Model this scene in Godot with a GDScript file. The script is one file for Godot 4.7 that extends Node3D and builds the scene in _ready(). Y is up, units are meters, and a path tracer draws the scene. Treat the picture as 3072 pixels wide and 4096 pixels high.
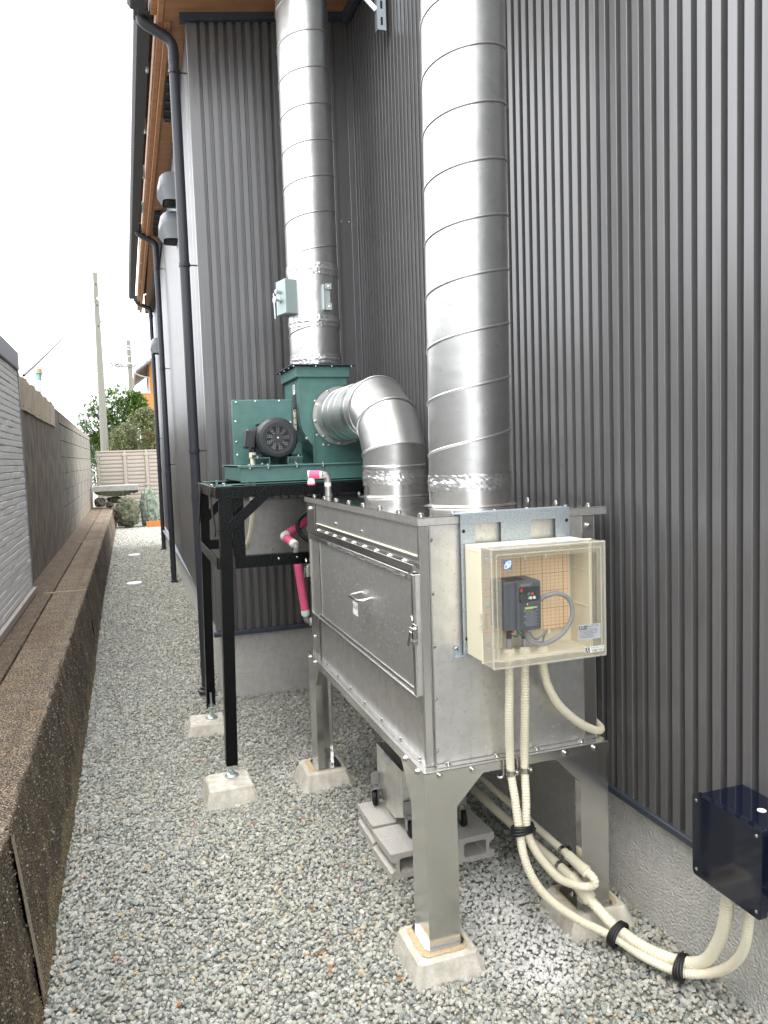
extends Node3D
# A narrow gravel side yard between a low concrete ledge and a metal clad house,
# with a stainless dust collector, a green blower on a steel stand and their ducts.

var M := {}            # materials
var SH := {}           # shared small meshes
var used := {}
var rng := RandomNumberGenerator.new()

# ------------------------------------------------------------------ mesh builder
class MB:
	var v := PackedVector3Array()
	var n := PackedVector3Array()
	var uv := PackedVector2Array()
	var col := PackedColorArray()
	var ink := Color(1, 1, 1)
	func put(p: Vector3, nn: Vector3, t: Vector2 = Vector2.ZERO) -> void:
		v.append(p); n.append(nn); uv.append(t); col.append(ink)
	func face(pts: Array, out: Vector3) -> void:      # flat convex polygon whose outside looks along out
		var nn: Vector3 = (pts[1] - pts[0]).cross(pts[2] - pts[0])
		if nn.length() < 1e-12: return
		nn = nn.normalized()
		var k := pts.size()
		if nn.dot(out) < 0.0:
			pts = pts.duplicate(); pts.reverse(); nn = -nn
		for i in range(1, k - 1):
			put(pts[0], nn); put(pts[i + 1], nn); put(pts[i], nn)
	func quad_uv(a: Vector3, b: Vector3, c: Vector3, d: Vector3) -> void:   # bottom-left, bottom-right, top-right, top-left seen from outside
		var nn := (b - a).cross(c - a).normalized()
		put(a, nn, Vector2(0, 1)); put(c, nn, Vector2(1, 0)); put(b, nn, Vector2(1, 1))
		put(a, nn, Vector2(0, 1)); put(d, nn, Vector2(0, 0)); put(c, nn, Vector2(1, 0))
	func box(c: Vector3, size: Vector3, bev: float = 0.0, B: Basis = Basis.IDENTITY) -> void:
		var h := size * 0.5
		bev = minf(bev, minf(h.x, minf(h.y, h.z)) * 0.9)
		var P := {}
		for sx in [-1, 1]:
			for sy in [-1, 1]:
				for sz in [-1, 1]:
					var s := Vector3(sx, sy, sz)
					for k in 3:
						var q := s * (h - Vector3.ONE * bev)
						q[k] = s[k] * h[k]
						P[[sx, sy, sz, k]] = c + B * q
		for k in 3:
			var a := (k + 1) % 3
			var b := (k + 2) % 3
			for s in [-1, 1]:
				var o := Vector3.ZERO; o[k] = s
				var pts := []
				for w in [[-1, -1], [1, -1], [1, 1], [-1, 1]]:
					var e := [0, 0, 0]; e[k] = s; e[a] = w[0]; e[b] = w[1]
					pts.append(P[[e[0], e[1], e[2], k]])
				face(pts, B * o)
			if bev > 0.0:
				for s1 in [-1, 1]:
					for s2 in [-1, 1]:
						var pts2 := []
						for w in [[-1, a], [-1, b], [1, b], [1, a]]:
							var e := [0, 0, 0]; e[k] = w[0]; e[a] = s1; e[b] = s2
							pts2.append(P[[e[0], e[1], e[2], w[1]]])
						var o2 := Vector3.ZERO; o2[a] = s1; o2[b] = s2
						face(pts2, B * o2)
		if bev > 0.0:
			for sx in [-1, 1]:
				for sy in [-1, 1]:
					for sz in [-1, 1]:
						face([P[[sx, sy, sz, 0]], P[[sx, sy, sz, 1]], P[[sx, sy, sz, 2]]], B * Vector3(sx, sy, sz))
	func span(a: Vector3, b: Vector3, bev: float = 0.0) -> void:      # box from corner to corner
		box((a + b) * 0.5, (b - a).abs(), bev)
	func bar(a: Vector3, b: Vector3, w: float, h: float, up: Vector3 = Vector3.UP, bev: float = 0.0) -> void:
		var d := (b - a)
		var z := d.normalized()
		var x := up.cross(z).normalized()
		var y := z.cross(x)
		box((a + b) * 0.5, Vector3(w, h, d.length()), bev, Basis(x, y, z))
	func strip(A: Array, B: Array, NA: Array, NB: Array, closed := true) -> void:   # smooth band between two rings
		var k := A.size()
		for i in (k if closed else k - 1):
			var j := (i + 1) % k
			var f: Vector3 = (A[j] - A[i]).cross(B[i] - A[i])
			if f.dot(NA[i] + NB[i] + NA[j]) > 0.0:
				put(A[i], NA[i]); put(B[i], NB[i]); put(A[j], NA[j])
				put(A[j], NA[j]); put(B[i], NB[i]); put(B[j], NB[j])
			else:
				put(A[i], NA[i]); put(A[j], NA[j]); put(B[i], NB[i])
				put(A[j], NA[j]); put(B[j], NB[j]); put(B[i], NB[i])
	func tube(path: Array, r, seg := 12, caps := true) -> void:      # r: number or array
		var k := path.size()
		var x := Vector3.ZERO
		var rings := []; var norms := []; var dirs := []
		for i in k:
			var d: Vector3 = (path[mini(i + 1, k - 1)] - path[maxi(i - 1, 0)]).normalized()
			if i == 0:
				x = (Vector3.UP if absf(d.y) < 0.9 else Vector3.RIGHT).cross(d).normalized()
			else:
				x = (x - d * x.dot(d)).normalized()
			var y := d.cross(x)
			var rr: float = r[i] if r is Array else r
			var R := []; var N := []
			var lean := 0.0
			if r is Array and i > 0 and i < k - 1:
				lean = (r[i + 1] - r[i - 1]) / maxf(1e-6, (path[i + 1] - path[i - 1]).length())
			for s in seg:
				var a := TAU * s / seg
				var o := x * cos(a) + y * sin(a)
				R.append(path[i] + o * rr); N.append((o - d * lean).normalized())
			rings.append(R); norms.append(N); dirs.append(d)
		for i in k - 1:
			strip(rings[i], rings[i + 1], norms[i], norms[i + 1])
		if caps:
			face(rings[0], -dirs[0]); face(rings[k - 1], dirs[k - 1])
	func lathe(o: Vector3, axis: Vector3, prof: Array, seg := 24, flat := true) -> void:    # prof: [radius, height along axis]
		var d := axis.normalized()
		var x := (Vector3.UP if absf(d.y) < 0.9 else Vector3.RIGHT).cross(d).normalized()
		var y := d.cross(x)
		for i in prof.size() - 1:
			var p: Array = prof[i]; var q: Array = prof[i + 1]
			var sl := Vector2(q[1] - p[1], -(q[0] - p[0])).normalized()
			var A := []; var B := []; var N := []
			for s in seg:
				var a := TAU * s / seg
				var u := x * cos(a) + y * sin(a)
				A.append(o + u * p[0] + d * p[1]); B.append(o + u * q[0] + d * q[1])
				N.append((u * sl.x + d * sl.y).normalized())
			if p[0] < 1e-6: face(B, d * sl.y)
			elif q[0] < 1e-6: face(A, d * sl.y)
			else: strip(A, B, N, N)
	func prism(poly: PackedVector2Array, z0: float, z1: float, T: Transform3D = Transform3D.IDENTITY, smooth := false) -> void:
		var idx := Geometry2D.triangulate_polygon(poly)
		var nz := T.basis.z.normalized()
		for i in range(0, idx.size(), 3):
			var a := poly[idx[i]]; var b := poly[idx[i + 1]]; var c := poly[idx[i + 2]]
			face([T * Vector3(a.x, a.y, z1), T * Vector3(b.x, b.y, z1), T * Vector3(c.x, c.y, z1)], nz)
			face([T * Vector3(a.x, a.y, z0), T * Vector3(b.x, b.y, z0), T * Vector3(c.x, c.y, z0)], -nz)
		var area := 0.0
		var k := poly.size()
		for i in k: area += poly[i].cross(poly[(i + 1) % k])
		var sg := 1.0 if area > 0.0 else -1.0
		var en := []
		for i in k:
			var e := (poly[(i + 1) % k] - poly[i]).normalized()
			en.append(Vector2(e.y, -e.x) * sg)
		for i in k:
			var j := (i + 1) % k
			var p := poly[i]; var q := poly[j]
			var ni: Vector2 = en[i]; var nj: Vector2 = en[i]
			if smooth:
				if en[i].dot(en[(i + k - 1) % k]) > 0.75: ni = (en[i] + en[(i + k - 1) % k]).normalized()
				if en[i].dot(en[j]) > 0.75: nj = (en[i] + en[j]).normalized()
			var n3i := (T.basis * Vector3(ni.x, ni.y, 0)).normalized()
			var n3j := (T.basis * Vector3(nj.x, nj.y, 0)).normalized()
			strip([T * Vector3(p.x, p.y, z0), T * Vector3(q.x, q.y, z0)], [T * Vector3(p.x, p.y, z1), T * Vector3(q.x, q.y, z1)], [n3i, n3j], [n3i, n3j], false)
	func mesh(off: Vector3 = Vector3.ZERO) -> ArrayMesh:
		var a := []
		a.resize(Mesh.ARRAY_MAX)
		var w := v
		if off != Vector3.ZERO:
			w = PackedVector3Array()
			w.resize(v.size())
			for i in v.size(): w[i] = v[i] - off
		a[Mesh.ARRAY_VERTEX] = w; a[Mesh.ARRAY_NORMAL] = n; a[Mesh.ARRAY_TEX_UV] = uv; a[Mesh.ARRAY_COLOR] = col
		var m := ArrayMesh.new()
		m.add_surface_from_arrays(Mesh.PRIMITIVE_TRIANGLES, a)
		return m

# ------------------------------------------------------------------ things and parts
func numbered(s: String) -> String:
	if not used.has(s):
		used[s] = 0
		return s
	used[s] += 1
	return "%s_%03d" % [s, used[s]]

func tag(o: Node3D, label: String, category: String, group := "", kind := "") -> void:
	if label: o.set_meta("label", label)
	if category: o.set_meta("category", category)
	if group: o.set_meta("group", group)
	if kind: o.set_meta("kind", kind)

func thing(called: String, at: Vector3, label: String, category: String, group := "") -> Node3D:
	var o := Node3D.new()
	o.name = numbered(called); add_child(o); o.position = at
	tag(o, label, category, group)
	return o

func place_of(o: Node) -> Vector3:
	var p := Vector3.ZERO
	while o != self:
		p += (o as Node3D).position
		o = o.get_parent()
	return p

func part(parent: Node3D, called: String, mb: MB, m: Material, label := "") -> MeshInstance3D:
	var o := MeshInstance3D.new()
	o.name = called
	o.mesh = mb.mesh(place_of(parent)); o.material_override = m
	parent.add_child(o, true)
	if label: o.set_meta("label", label)
	return o

func inst(parent: Node3D, called: String, mesh: Mesh, m: Material, T: Transform3D) -> MeshInstance3D:
	var o := MeshInstance3D.new()
	o.name = called; o.mesh = mesh; o.material_override = m
	parent.add_child(o, true)
	T.origin -= place_of(parent)
	o.transform = T
	return o

func struct(called: String, mb: MB, m: Material) -> MeshInstance3D:
	var o := MeshInstance3D.new()
	o.name = numbered(called); o.mesh = mb.mesh(); o.material_override = m
	add_child(o); o.set_meta("kind", "structure")
	return o

func toward(p: Vector3, y: Vector3) -> Transform3D:       # local y along y
	y = y.normalized()
	var x := (Vector3.FORWARD if absf(y.z) < 0.9 else Vector3.RIGHT).cross(y).normalized()
	return Transform3D(Basis(x, y, x.cross(y)), p)

func smooth_path(pts: Array, step: float) -> Array:
	var c := Curve3D.new()
	var k := pts.size()
	for i in k:
		var t: Vector3 = (pts[mini(i + 1, k - 1)] - pts[maxi(i - 1, 0)]) / 6.0
		var lin: float = (pts[i] - pts[maxi(i - 1, 0)]).length()
		var lout: float = (pts[mini(i + 1, k - 1)] - pts[i]).length()
		var d := t.normalized()
		c.add_point(pts[i], -d * lin / 3.0, d * lout / 3.0)
	c.bake_interval = step * 0.5
	var L := c.get_baked_length()
	var out := []
	var q := int(L / step)
	for i in q + 1: out.append(c.sample_baked(L * i / q, true))
	return out

func fillet(pts: Array, rad: float) -> Array:             # polyline with rounded corners
	var out := [pts[0]]
	for i in range(1, pts.size() - 1):
		var a: Vector3 = (pts[i - 1] - pts[i]); var b: Vector3 = (pts[i + 1] - pts[i])
		var q := minf(rad, minf(a.length(), b.length()) * 0.45)
		var p0: Vector3 = pts[i] + a.normalized() * q; var p1: Vector3 = pts[i] + b.normalized() * q
		for k in 9:
			var t := k / 8.0
			out.append(p0.lerp(pts[i], t).lerp(pts[i].lerp(p1, t), t))
	out.append(pts[pts.size() - 1])
	return out

func corrugated(mb: MB, pts: Array, r: float, pitch := 0.0086, seg := 14) -> void:
	var p := smooth_path(pts, pitch / 4.0)
	var rr := []
	for i in p.size(): rr.append(r * [1.0, 1.0, 0.93, 0.88][i % 4])
	mb.tube(p, rr, seg)

# ------------------------------------------------------------------ textures and materials
func nimg(size: int, freq: float, oct := 4, sd := 1, type := FastNoiseLite.TYPE_SIMPLEX_SMOOTH) -> Image:
	var f := FastNoiseLite.new()
	f.seed = sd; f.frequency = freq; f.noise_type = type; f.fractal_octaves = oct
	if type == FastNoiseLite.TYPE_CELLULAR: f.cellular_return_type = FastNoiseLite.RETURN_DISTANCE
	return f.get_seamless_image(size, size)

func lum(im: Image, x: int, y: int) -> float:
	return im.get_pixel(x, y).r

func tex(im: Image) -> ImageTexture:
	return ImageTexture.create_from_image(im)

func gray_tex(im: Image, lo: float, hi: float) -> ImageTexture:
	var o := Image.create(im.get_width(), im.get_height(), false, Image.FORMAT_RGB8)
	for y in im.get_height():
		for x in im.get_width():
			var t := lerpf(lo, hi, lum(im, x, y))
			o.set_pixel(x, y, Color(t, t, t))
	return tex(o)

func blend_tex(base: Color, layers: Array) -> ImageTexture:      # layers: [image, colour, threshold, softness, strength]
	var w: int = layers[0][0].get_width()
	var o := Image.create(w, w, false, Image.FORMAT_RGB8)
	for y in w:
		for x in w:
			var c := base
			for l in layers:
				var t: float = clampf((lum(l[0], x, y) - l[2]) / l[3] + 0.5, 0.0, 1.0) * l[4]
				c = c.lerp(l[1], t)
			o.set_pixel(x, y, c)
	return tex(o)

func mat(c: Color, rough := 0.6, metal := 0.0) -> StandardMaterial3D:
	var m := StandardMaterial3D.new()
	m.albedo_color = c; m.roughness = rough; m.metallic = metal
	return m

func tri(m: StandardMaterial3D, per_m: Vector3, world := true) -> StandardMaterial3D:
	m.uv1_triplanar = true; m.uv1_world_triplanar = world; m.uv1_scale = per_m
	return m

func glass(c: Color, a: float, rough := 0.08) -> StandardMaterial3D:
	var m := mat(Color(c.r, c.g, c.b, a), rough)
	m.transparency = BaseMaterial3D.TRANSPARENCY_ALPHA
	return m

func make_materials() -> void:
	var n1 := nimg(512, 0.012, 5, 3)
	var n2 := nimg(512, 0.05, 4, 7)
	var n3 := nimg(512, 0.2, 3, 11)
	var cell := nimg(512, 0.09, 1, 5, FastNoiseLite.TYPE_CELLULAR)
	var fine := nimg(512, 0.45, 2, 21)
	var run := Image.create(512, 512, false, Image.FORMAT_RGB8)
	for y in 512:
		for x in 512:
			var s := lum(n2, x, (y / 14) % 512) * 0.65 + lum(n1, x, y) * 0.35
			run.set_pixel(x, y, Color(s, s, s))
	# stainless sheet, slightly blotchy finish
	var st := mat(Color(0.925, 0.922, 0.915), 1.0, 1.0)
	st.roughness_texture = gray_tex(n1, 0.38, 0.46); st.albedo_texture = blend_tex(Color(1, 1, 1), [[n1, Color(0.94, 0.938, 0.93), 0.5, 0.6, 1.0], [n2, Color(0.87, 0.865, 0.85), 0.74, 0.12, 0.7], [run, Color(0.90, 0.895, 0.885), 0.66, 0.15, 0.6]])
	M.steel = tri(st, Vector3(2.1, 2.1, 2.1))
	var st2 := mat(Color(0.86, 0.855, 0.84), 1.0, 1.0)
	st2.roughness = 0.27
	M.steel_bright = tri(st2, Vector3(1.7, 1.7, 1.7))
	M.steel_leg = mat(Color(0.87, 0.865, 0.85), 0.18, 1.0)
	M.steel_mirror = mat(Color(0.80, 0.795, 0.78), 0.13, 1.0)
	var st3 := mat(Color(0.74, 0.74, 0.73), 1.0, 1.0)
	st3.roughness_texture = gray_tex(n1, 0.42, 0.52); st3.albedo_texture = blend_tex(Color(1, 1, 1), [[n1, Color(0.92, 0.92, 0.91), 0.55, 0.5, 1.0], [fine, Color(0.93, 0.93, 0.92), 0.6, 0.3, 1.0]])
	M.steel_dull = tri(st3, Vector3(3, 3, 3))
	# wet door sheet with fine drops
	var st4 := mat(Color(0.87, 0.87, 0.86), 1.0, 1.0)
	st4.roughness_texture = gray_tex(n1, 0.42, 0.54)
	st4.albedo_texture = blend_tex(Color(1, 1, 1), [[n1, Color(0.93, 0.93, 0.92), 0.52, 0.5, 1.0], [fine, Color(0.86, 0.86, 0.86), 0.62, 0.2, 0.8]])
	M.steel_wet = tri(st4, Vector3(3.3, 3.3, 3.3))
	M.drop = glass(Color(0.85, 0.85, 0.85), 0.32, 0.03)
	M.bolt = mat(Color(0.82, 0.81, 0.79), 0.2, 1.0)
	var dt := mat(Color(0.765, 0.765, 0.76), 1.0, 1.0)
	dt.roughness_texture = gray_tex(n1, 0.34, 0.41); dt.albedo_texture = blend_tex(Color(1, 1, 1), [[n1, Color(0.93, 0.93, 0.925), 0.55, 0.5, 1.0], [n2, Color(0.80, 0.79, 0.77), 0.80, 0.10, 0.5]])
	dt.heightmap_enabled = true; dt.heightmap_texture = tex(nimg(512, 0.008, 3, 61)); dt.heightmap_scale = 0.16
	M.duct = tri(dt, Vector3(1.3, 1.3, 1.3), false)
	var foil := mat(Color(0.86, 0.86, 0.855), 0.30, 1.0)
	foil.albedo_texture = blend_tex(Color(1, 1, 1), [[n2, Color(0.93, 0.93, 0.93), 0.5, 0.3, 1.0]])
	M.foil = tri(foil, Vector3(5, 5, 5))
	# galvanised sheet with spangle
	var ga := mat(Color(0.78, 0.81, 0.83), 0.42, 0.75)
	ga.albedo_texture = blend_tex(Color(1, 1, 1), [[cell, Color(0.80, 0.84, 0.87), 0.45, 0.3, 1.0], [n3, Color(0.86, 0.88, 0.90), 0.55, 0.2, 0.8]])
	M.galv = tri(ga, Vector3(5, 5, 5))
	M.zinc = mat(Color(0.72, 0.76, 0.755), 0.4, 0.7)
	M.damper = mat(Color(0.60, 0.655, 0.645), 0.5, 0.35)
	# painted steel siding
	var sd := mat(Color(0.362, 0.358, 0.36), 0.33, 0.0)
	sd.albedo_texture = blend_tex(Color(0.95, 0.95, 0.95), [[n1, Color(0.86, 0.86, 0.855), 0.55, 0.5, 1.0], [run, Color(1.0, 0.995, 0.98), 0.62, 0.15, 0.8]])
	sd.metallic_specular = 0.8
	M.siding = tri(sd, Vector3(0.8, 0.25, 0.8))
	M.flash = mat(Color(0.225, 0.247, 0.291), 0.42)
	M.gutter = mat(Color(0.30, 0.295, 0.30), 0.6)
	M.gutter.metallic_specular = 0.3
	M.pipe_dark = mat(Color(0.214, 0.219, 0.241), 0.40)
	M.pipe_dark.metallic_specular = 0.35
	M.hood = mat(Color(0.45, 0.46, 0.475), 0.45, 0.1)
	# stucco foundation
	var fo := mat(Color(0.84, 0.835, 0.82), 0.9)
	fo.albedo_texture = blend_tex(Color(1, 1, 1), [[n1, Color(0.95, 0.945, 0.93), 0.5, 0.5, 1.0], [n3, Color(0.93, 0.93, 0.92), 0.6, 0.3, 1.0]])
	fo.heightmap_enabled = true; fo.heightmap_texture = tex(nimg(512, 0.06, 3, 31)); fo.heightmap_scale = 0.9
	M.stucco = tri(fo, Vector3(2.6, 2.6, 2.6))
	# cast concrete piers
	var co := mat(Color(0.828, 0.812, 0.774), 0.88)
	co.albedo_texture = blend_tex(Color(1, 1, 1), [[n1, Color(0.86, 0.85, 0.82), 0.52, 0.4, 1.0], [n2, Color(0.92, 0.91, 0.89), 0.6, 0.3, 0.9], [fine, Color(0.70, 0.69, 0.66), 0.74, 0.08, 0.8]])
	co.heightmap_enabled = true; co.heightmap_texture = tex(n2); co.heightmap_scale = 0.12
	M.concrete = tri(co, Vector3(2.7, 2.7, 2.7))
	var cs := mat(Color(0.76, 0.69, 0.565), 0.85)
	cs.albedo_texture = blend_tex(Color(1, 1, 1), [[n2, Color(0.88, 0.86, 0.82), 0.5, 0.4, 1.0], [fine, Color(0.8, 0.78, 0.75), 0.7, 0.1, 0.8]])
	M.stain = tri(cs, Vector3(4, 4, 4))
	var cb := mat(Color(0.82, 0.81, 0.79), 0.95)
	cb.albedo_texture = blend_tex(Color(1, 1, 1), [[fine, Color(0.74, 0.73, 0.71), 0.6, 0.2, 1.0], [n2, Color(0.88, 0.86, 0.83), 0.6, 0.3, 0.9]])
	cb.heightmap_enabled = true; cb.heightmap_texture = tex(n3); cb.heightmap_scale = 0.2
	M.cinder = tri(cb, Vector3(4, 4, 4))
	# weathered ledge: dark biofilm with pale aggregate grains
	var gr := nimg(1024, 0.11, 3, 41)
	var gr2 := nimg(1024, 0.05, 4, 43)
	var pa := nimg(1024, 0.008, 5, 47)
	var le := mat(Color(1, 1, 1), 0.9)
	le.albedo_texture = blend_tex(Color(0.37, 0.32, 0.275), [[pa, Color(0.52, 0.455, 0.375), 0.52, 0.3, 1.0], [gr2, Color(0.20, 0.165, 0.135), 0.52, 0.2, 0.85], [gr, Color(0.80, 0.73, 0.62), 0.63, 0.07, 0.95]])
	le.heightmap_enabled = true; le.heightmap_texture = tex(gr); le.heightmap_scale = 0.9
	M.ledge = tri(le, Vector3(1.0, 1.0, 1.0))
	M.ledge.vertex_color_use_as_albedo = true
	var pm := mat(Color(0.664, 0.620, 0.554), 0.9)
	pm.albedo_texture = blend_tex(Color(1, 1, 1), [[n2, Color(0.75, 0.72, 0.67), 0.5, 0.3, 1.0], [fine, Color(0.7, 0.68, 0.65), 0.65, 0.15, 0.9]])
	M.mortar = tri(pm, Vector3(3, 3, 3))
	# old rendered wall with vertical runs of dirt
	var wl := mat(Color(1, 1, 1), 0.93)
	wl.albedo_texture = blend_tex(Color(0.535, 0.495, 0.43), [[run, Color(0.30, 0.27, 0.24), 0.54, 0.40, 0.85], [n1, Color(0.36, 0.325, 0.285), 0.58, 0.3, 0.6], [n3, Color(0.62, 0.58, 0.52), 0.66, 0.2, 0.5]])
	wl.heightmap_enabled = true; wl.heightmap_texture = tex(n3); wl.heightmap_scale = 0.2
	M.old_wall = tri(wl, Vector3(0.9, 0.42, 0.9))
	var w2 := wl.duplicate()
	w2.albedo_texture = blend_tex(Color(0.49, 0.47, 0.42), [[run, Color(0.28, 0.26, 0.23), 0.52, 0.2, 0.9], [n3, Color(0.68, 0.66, 0.62), 0.66, 0.2, 0.5]])
	M.old_block = tri(w2, Vector3(0.9, 0.42, 0.9))
	var sh := mat(Color(0.80, 0.75, 0.66), 0.6, 0.15)
	sh.albedo_texture = blend_tex(Color(1, 1, 1), [[run, Color(0.80, 0.76, 0.70), 0.55, 0.3, 0.8]])
	M.old_sheet = tri(sh, Vector3(1.3, 0.6, 1.3))
	var cl := mat(Color(0.94, 0.935, 0.925), 0.85)
	cl.albedo_texture = blend_tex(Color(1, 1, 1), [[n2, Color(0.90, 0.90, 0.90), 0.55, 0.3, 1.0], [n3, Color(0.85, 0.85, 0.86), 0.6, 0.3, 0.8]])
	cl.heightmap_enabled = true; cl.heightmap_texture = tex(n2); cl.heightmap_scale = 0.12
	M.clad = tri(cl, Vector3(3, 3, 3))
	M.clad_gap = mat(Color(0.62, 0.625, 0.64), 0.9)
	M.cap = mat(Color(0.521, 0.543, 0.576), 0.45, 0.0)
	M.trim_grey = mat(Color(0.642, 0.614, 0.587), 0.6)
	# paints and plastics
	var gn := mat(Color(0.315, 0.46, 0.44), 0.36)
	gn.albedo_texture = blend_tex(Color(1, 1, 1), [[n1, Color(0.92, 0.94, 0.94), 0.5, 0.5, 1.0]])
	M.green = tri(gn, Vector3(2, 2, 2))
	var bk := mat(Color(0.035, 0.04, 0.048), 0.22)
	bk.metallic_specular = 0.3
	bk.heightmap_enabled = true; bk.heightmap_texture = tex(n2); bk.heightmap_scale = 0.10
	M.black = tri(bk, Vector3(3, 3, 3))
	M.motor = mat(Color(0.159, 0.170, 0.181), 0.4)
	M.grille = mat(Color(0.181, 0.192, 0.203), 0.45)
	M.fan_blade = mat(Color(0.72, 0.73, 0.72), 0.5)
	M.dark = mat(Color(0.03, 0.03, 0.035), 0.6)
	M.rubber = mat(Color(0.05, 0.055, 0.065), 0.6)
	M.pink = mat(Color(0.936, 0.400, 0.554), 0.8)
	M.white_plastic = mat(Color(0.936, 0.936, 0.883), 0.5)
	M.cream = mat(Color(0.883, 0.856, 0.763), 0.5)
	M.cream_pipe = mat(Color(0.839, 0.817, 0.730), 0.42)
	M.box_body = mat(Color(0.883, 0.856, 0.752), 0.45)
	M.cover_rim = glass(Color(0.80, 0.78, 0.70), 0.20, 0.12)
	M.cover_edge = glass(Color(0.88, 0.87, 0.82), 0.32, 0.1)
	M.cover_clear = glass(Color(0.95, 0.95, 0.93), 0.02, 0.02)
	M.junction = mat(Color(0.055, 0.075, 0.13), 0.07)
	M.tape = mat(Color(0.05, 0.052, 0.06), 0.5)
	M.drive = mat(Color(0.285, 0.307, 0.340), 0.5)
	M.cable = mat(Color(0.576, 0.576, 0.587), 0.5)
	M.ply = mat(Color(0.936, 0.850, 0.664), 0.7)
	M.red = mat(Color(0.85, 0.15, 0.22), 0.5)
	M.wire_green = mat(Color(0.10, 0.45, 0.28), 0.5)
	M.white = mat(Color(0.90, 0.90, 0.90), 0.6)
	# wood
	var wd := Image.create(512, 512, false, Image.FORMAT_RGB8)
	for y in 512:
		for x in 512:
			var s := lum(n2, (x / 16) % 512, y) * 0.6 + lum(n1, x, y) * 0.4
			wd.set_pixel(x, y, Color(0.74, 0.56, 0.41).lerp(Color(0.56, 0.38, 0.255), s))
	var wm := mat(Color(1, 1, 1), 0.6)
	wm.albedo_texture = tex(wd)
	M.wood = tri(wm, Vector3(0.7, 1.6, 1.6))
	var w3 := wm.duplicate()
	w3.albedo_color = Color(1.0, 0.98, 0.95)
	M.wood_light = tri(w3, Vector3(1.2, 1.2, 1.2))
	M.orange = mat(Color(0.70, 0.44, 0.22), 0.7)
	M.fence = mat(Color(0.60, 0.565, 0.525), 0.6)
	M.granite = M.concrete.duplicate()
	M.granite.albedo_color = Color(0.60, 0.60, 0.59)
	var ro := mat(Color(1, 1, 1), 0.92)
	ro.albedo_texture = blend_tex(Color(0.36, 0.365, 0.29), [[n1, Color(0.24, 0.26, 0.19), 0.5, 0.3, 0.9], [run, Color(0.48, 0.49, 0.41), 0.6, 0.2, 0.8], [n3, Color(0.17, 0.17, 0.13), 0.68, 0.1, 0.7]])
	ro.heightmap_enabled = true; ro.heightmap_texture = tex(n2); ro.heightmap_scale = 1.0
	M.rock = tri(ro, Vector3(1.6, 0.8, 1.6))
	var rp := ro.duplicate()
	rp.albedo_texture = blend_tex(Color(0.47, 0.51, 0.46), [[n1, Color(0.35, 0.40, 0.35), 0.5, 0.3, 0.9], [run, Color(0.60, 0.63, 0.58), 0.58, 0.2, 0.9], [n3, Color(0.30, 0.32, 0.27), 0.68, 0.1, 0.7]])
	M.rock_pale = tri(rp, Vector3(1.6, 0.8, 1.6))
	M.rock_grey = mat(Color(0.33, 0.31, 0.285), 0.95)
	M.pole = mat(Color(0.45, 0.445, 0.41), 0.9)
	M.pole_far = M.pole
	M.wire = mat(Color(0.36, 0.37, 0.39), 0.7)
	M.bark = mat(Color(0.30, 0.25, 0.20), 0.95)
	M.leaf = mat(Color(1, 1, 1), 0.45)
	M.leaf.vertex_color_use_as_albedo = true
	M.leaf.backlight_enabled = true; M.leaf.backlight = Color(0.16, 0.22, 0.05)
	M.house_orange = mat(Color(0.62, 0.43, 0.22), 0.85)
	M.roof_tile = mat(Color(0.42, 0.42, 0.43), 0.6)
	var gd := mat(Color(0.576, 0.576, 0.554), 0.95)
	gd.albedo_texture = blend_tex(Color(1, 1, 1), [[n3, Color(0.6, 0.6, 0.58), 0.5, 0.3, 1.0], [fine, Color(1.25, 1.25, 1.2), 0.6, 0.2, 0.8]])
	M.ground = tri(gd, Vector3(4, 4, 4))
	M.stone = mat(Color(1, 1, 1), 0.85)
	M.stone.vertex_color_use_as_albedo = true

func make_shared() -> void:
	var b := MB.new()           # hex bolt on a washer, local y is its axis
	b.lathe(Vector3.ZERO, Vector3.UP, [[0.0115, 0.0], [0.0115, 0.002], [0.0075, 0.0022]], 14)
	b.lathe(Vector3.ZERO, Vector3.UP, [[0.0082, 0.0022], [0.0082, 0.0080], [0.0070, 0.0090], [0.0, 0.0092]], 6)
	SH.bolt = b.mesh()
	var d := MB.new()           # dome nut
	d.lathe(Vector3.ZERO, Vector3.UP, [[0.0085, 0.0], [0.0085, 0.0015], [0.0066, 0.0018], [0.0062, 0.0040], [0.0045, 0.0066], [0.0, 0.0078]], 12)
	SH.dome = d.mesh()
	var p := MB.new()           # small pan screw
	p.lathe(Vector3.ZERO, Vector3.UP, [[0.0062, 0.0], [0.0062, 0.0015], [0.0042, 0.0032], [0.0, 0.0036]], 10)
	SH.screw = p.mesh()

func bolt(parent: Node3D, p: Vector3, out: Vector3, kind := "bolt", s := 1.0) -> void:
	var T := toward(p, out)
	T.basis = T.basis * Basis(Vector3.UP, p.x * 37.0 + p.z * 51.0)
	T.basis = T.basis.scaled_local(Vector3.ONE * s)
	inst(parent, kind if kind != "dome" else "dome_nut", SH[kind], M.bolt, T)

# ------------------------------------------------------------------ the setting
func ground_y(x: float, z: float) -> float:
	return 0.13 * smoothstep(-3.6, -9.5, z) - 0.055 * exp(-pow((x - 0.33) / 0.34, 2.0) - pow((z + 3.75) / 0.75, 2.0)) - 0.02 * smoothstep(0.6, 1.5, x) * smoothstep(-2.4, -4.4, z)

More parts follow.
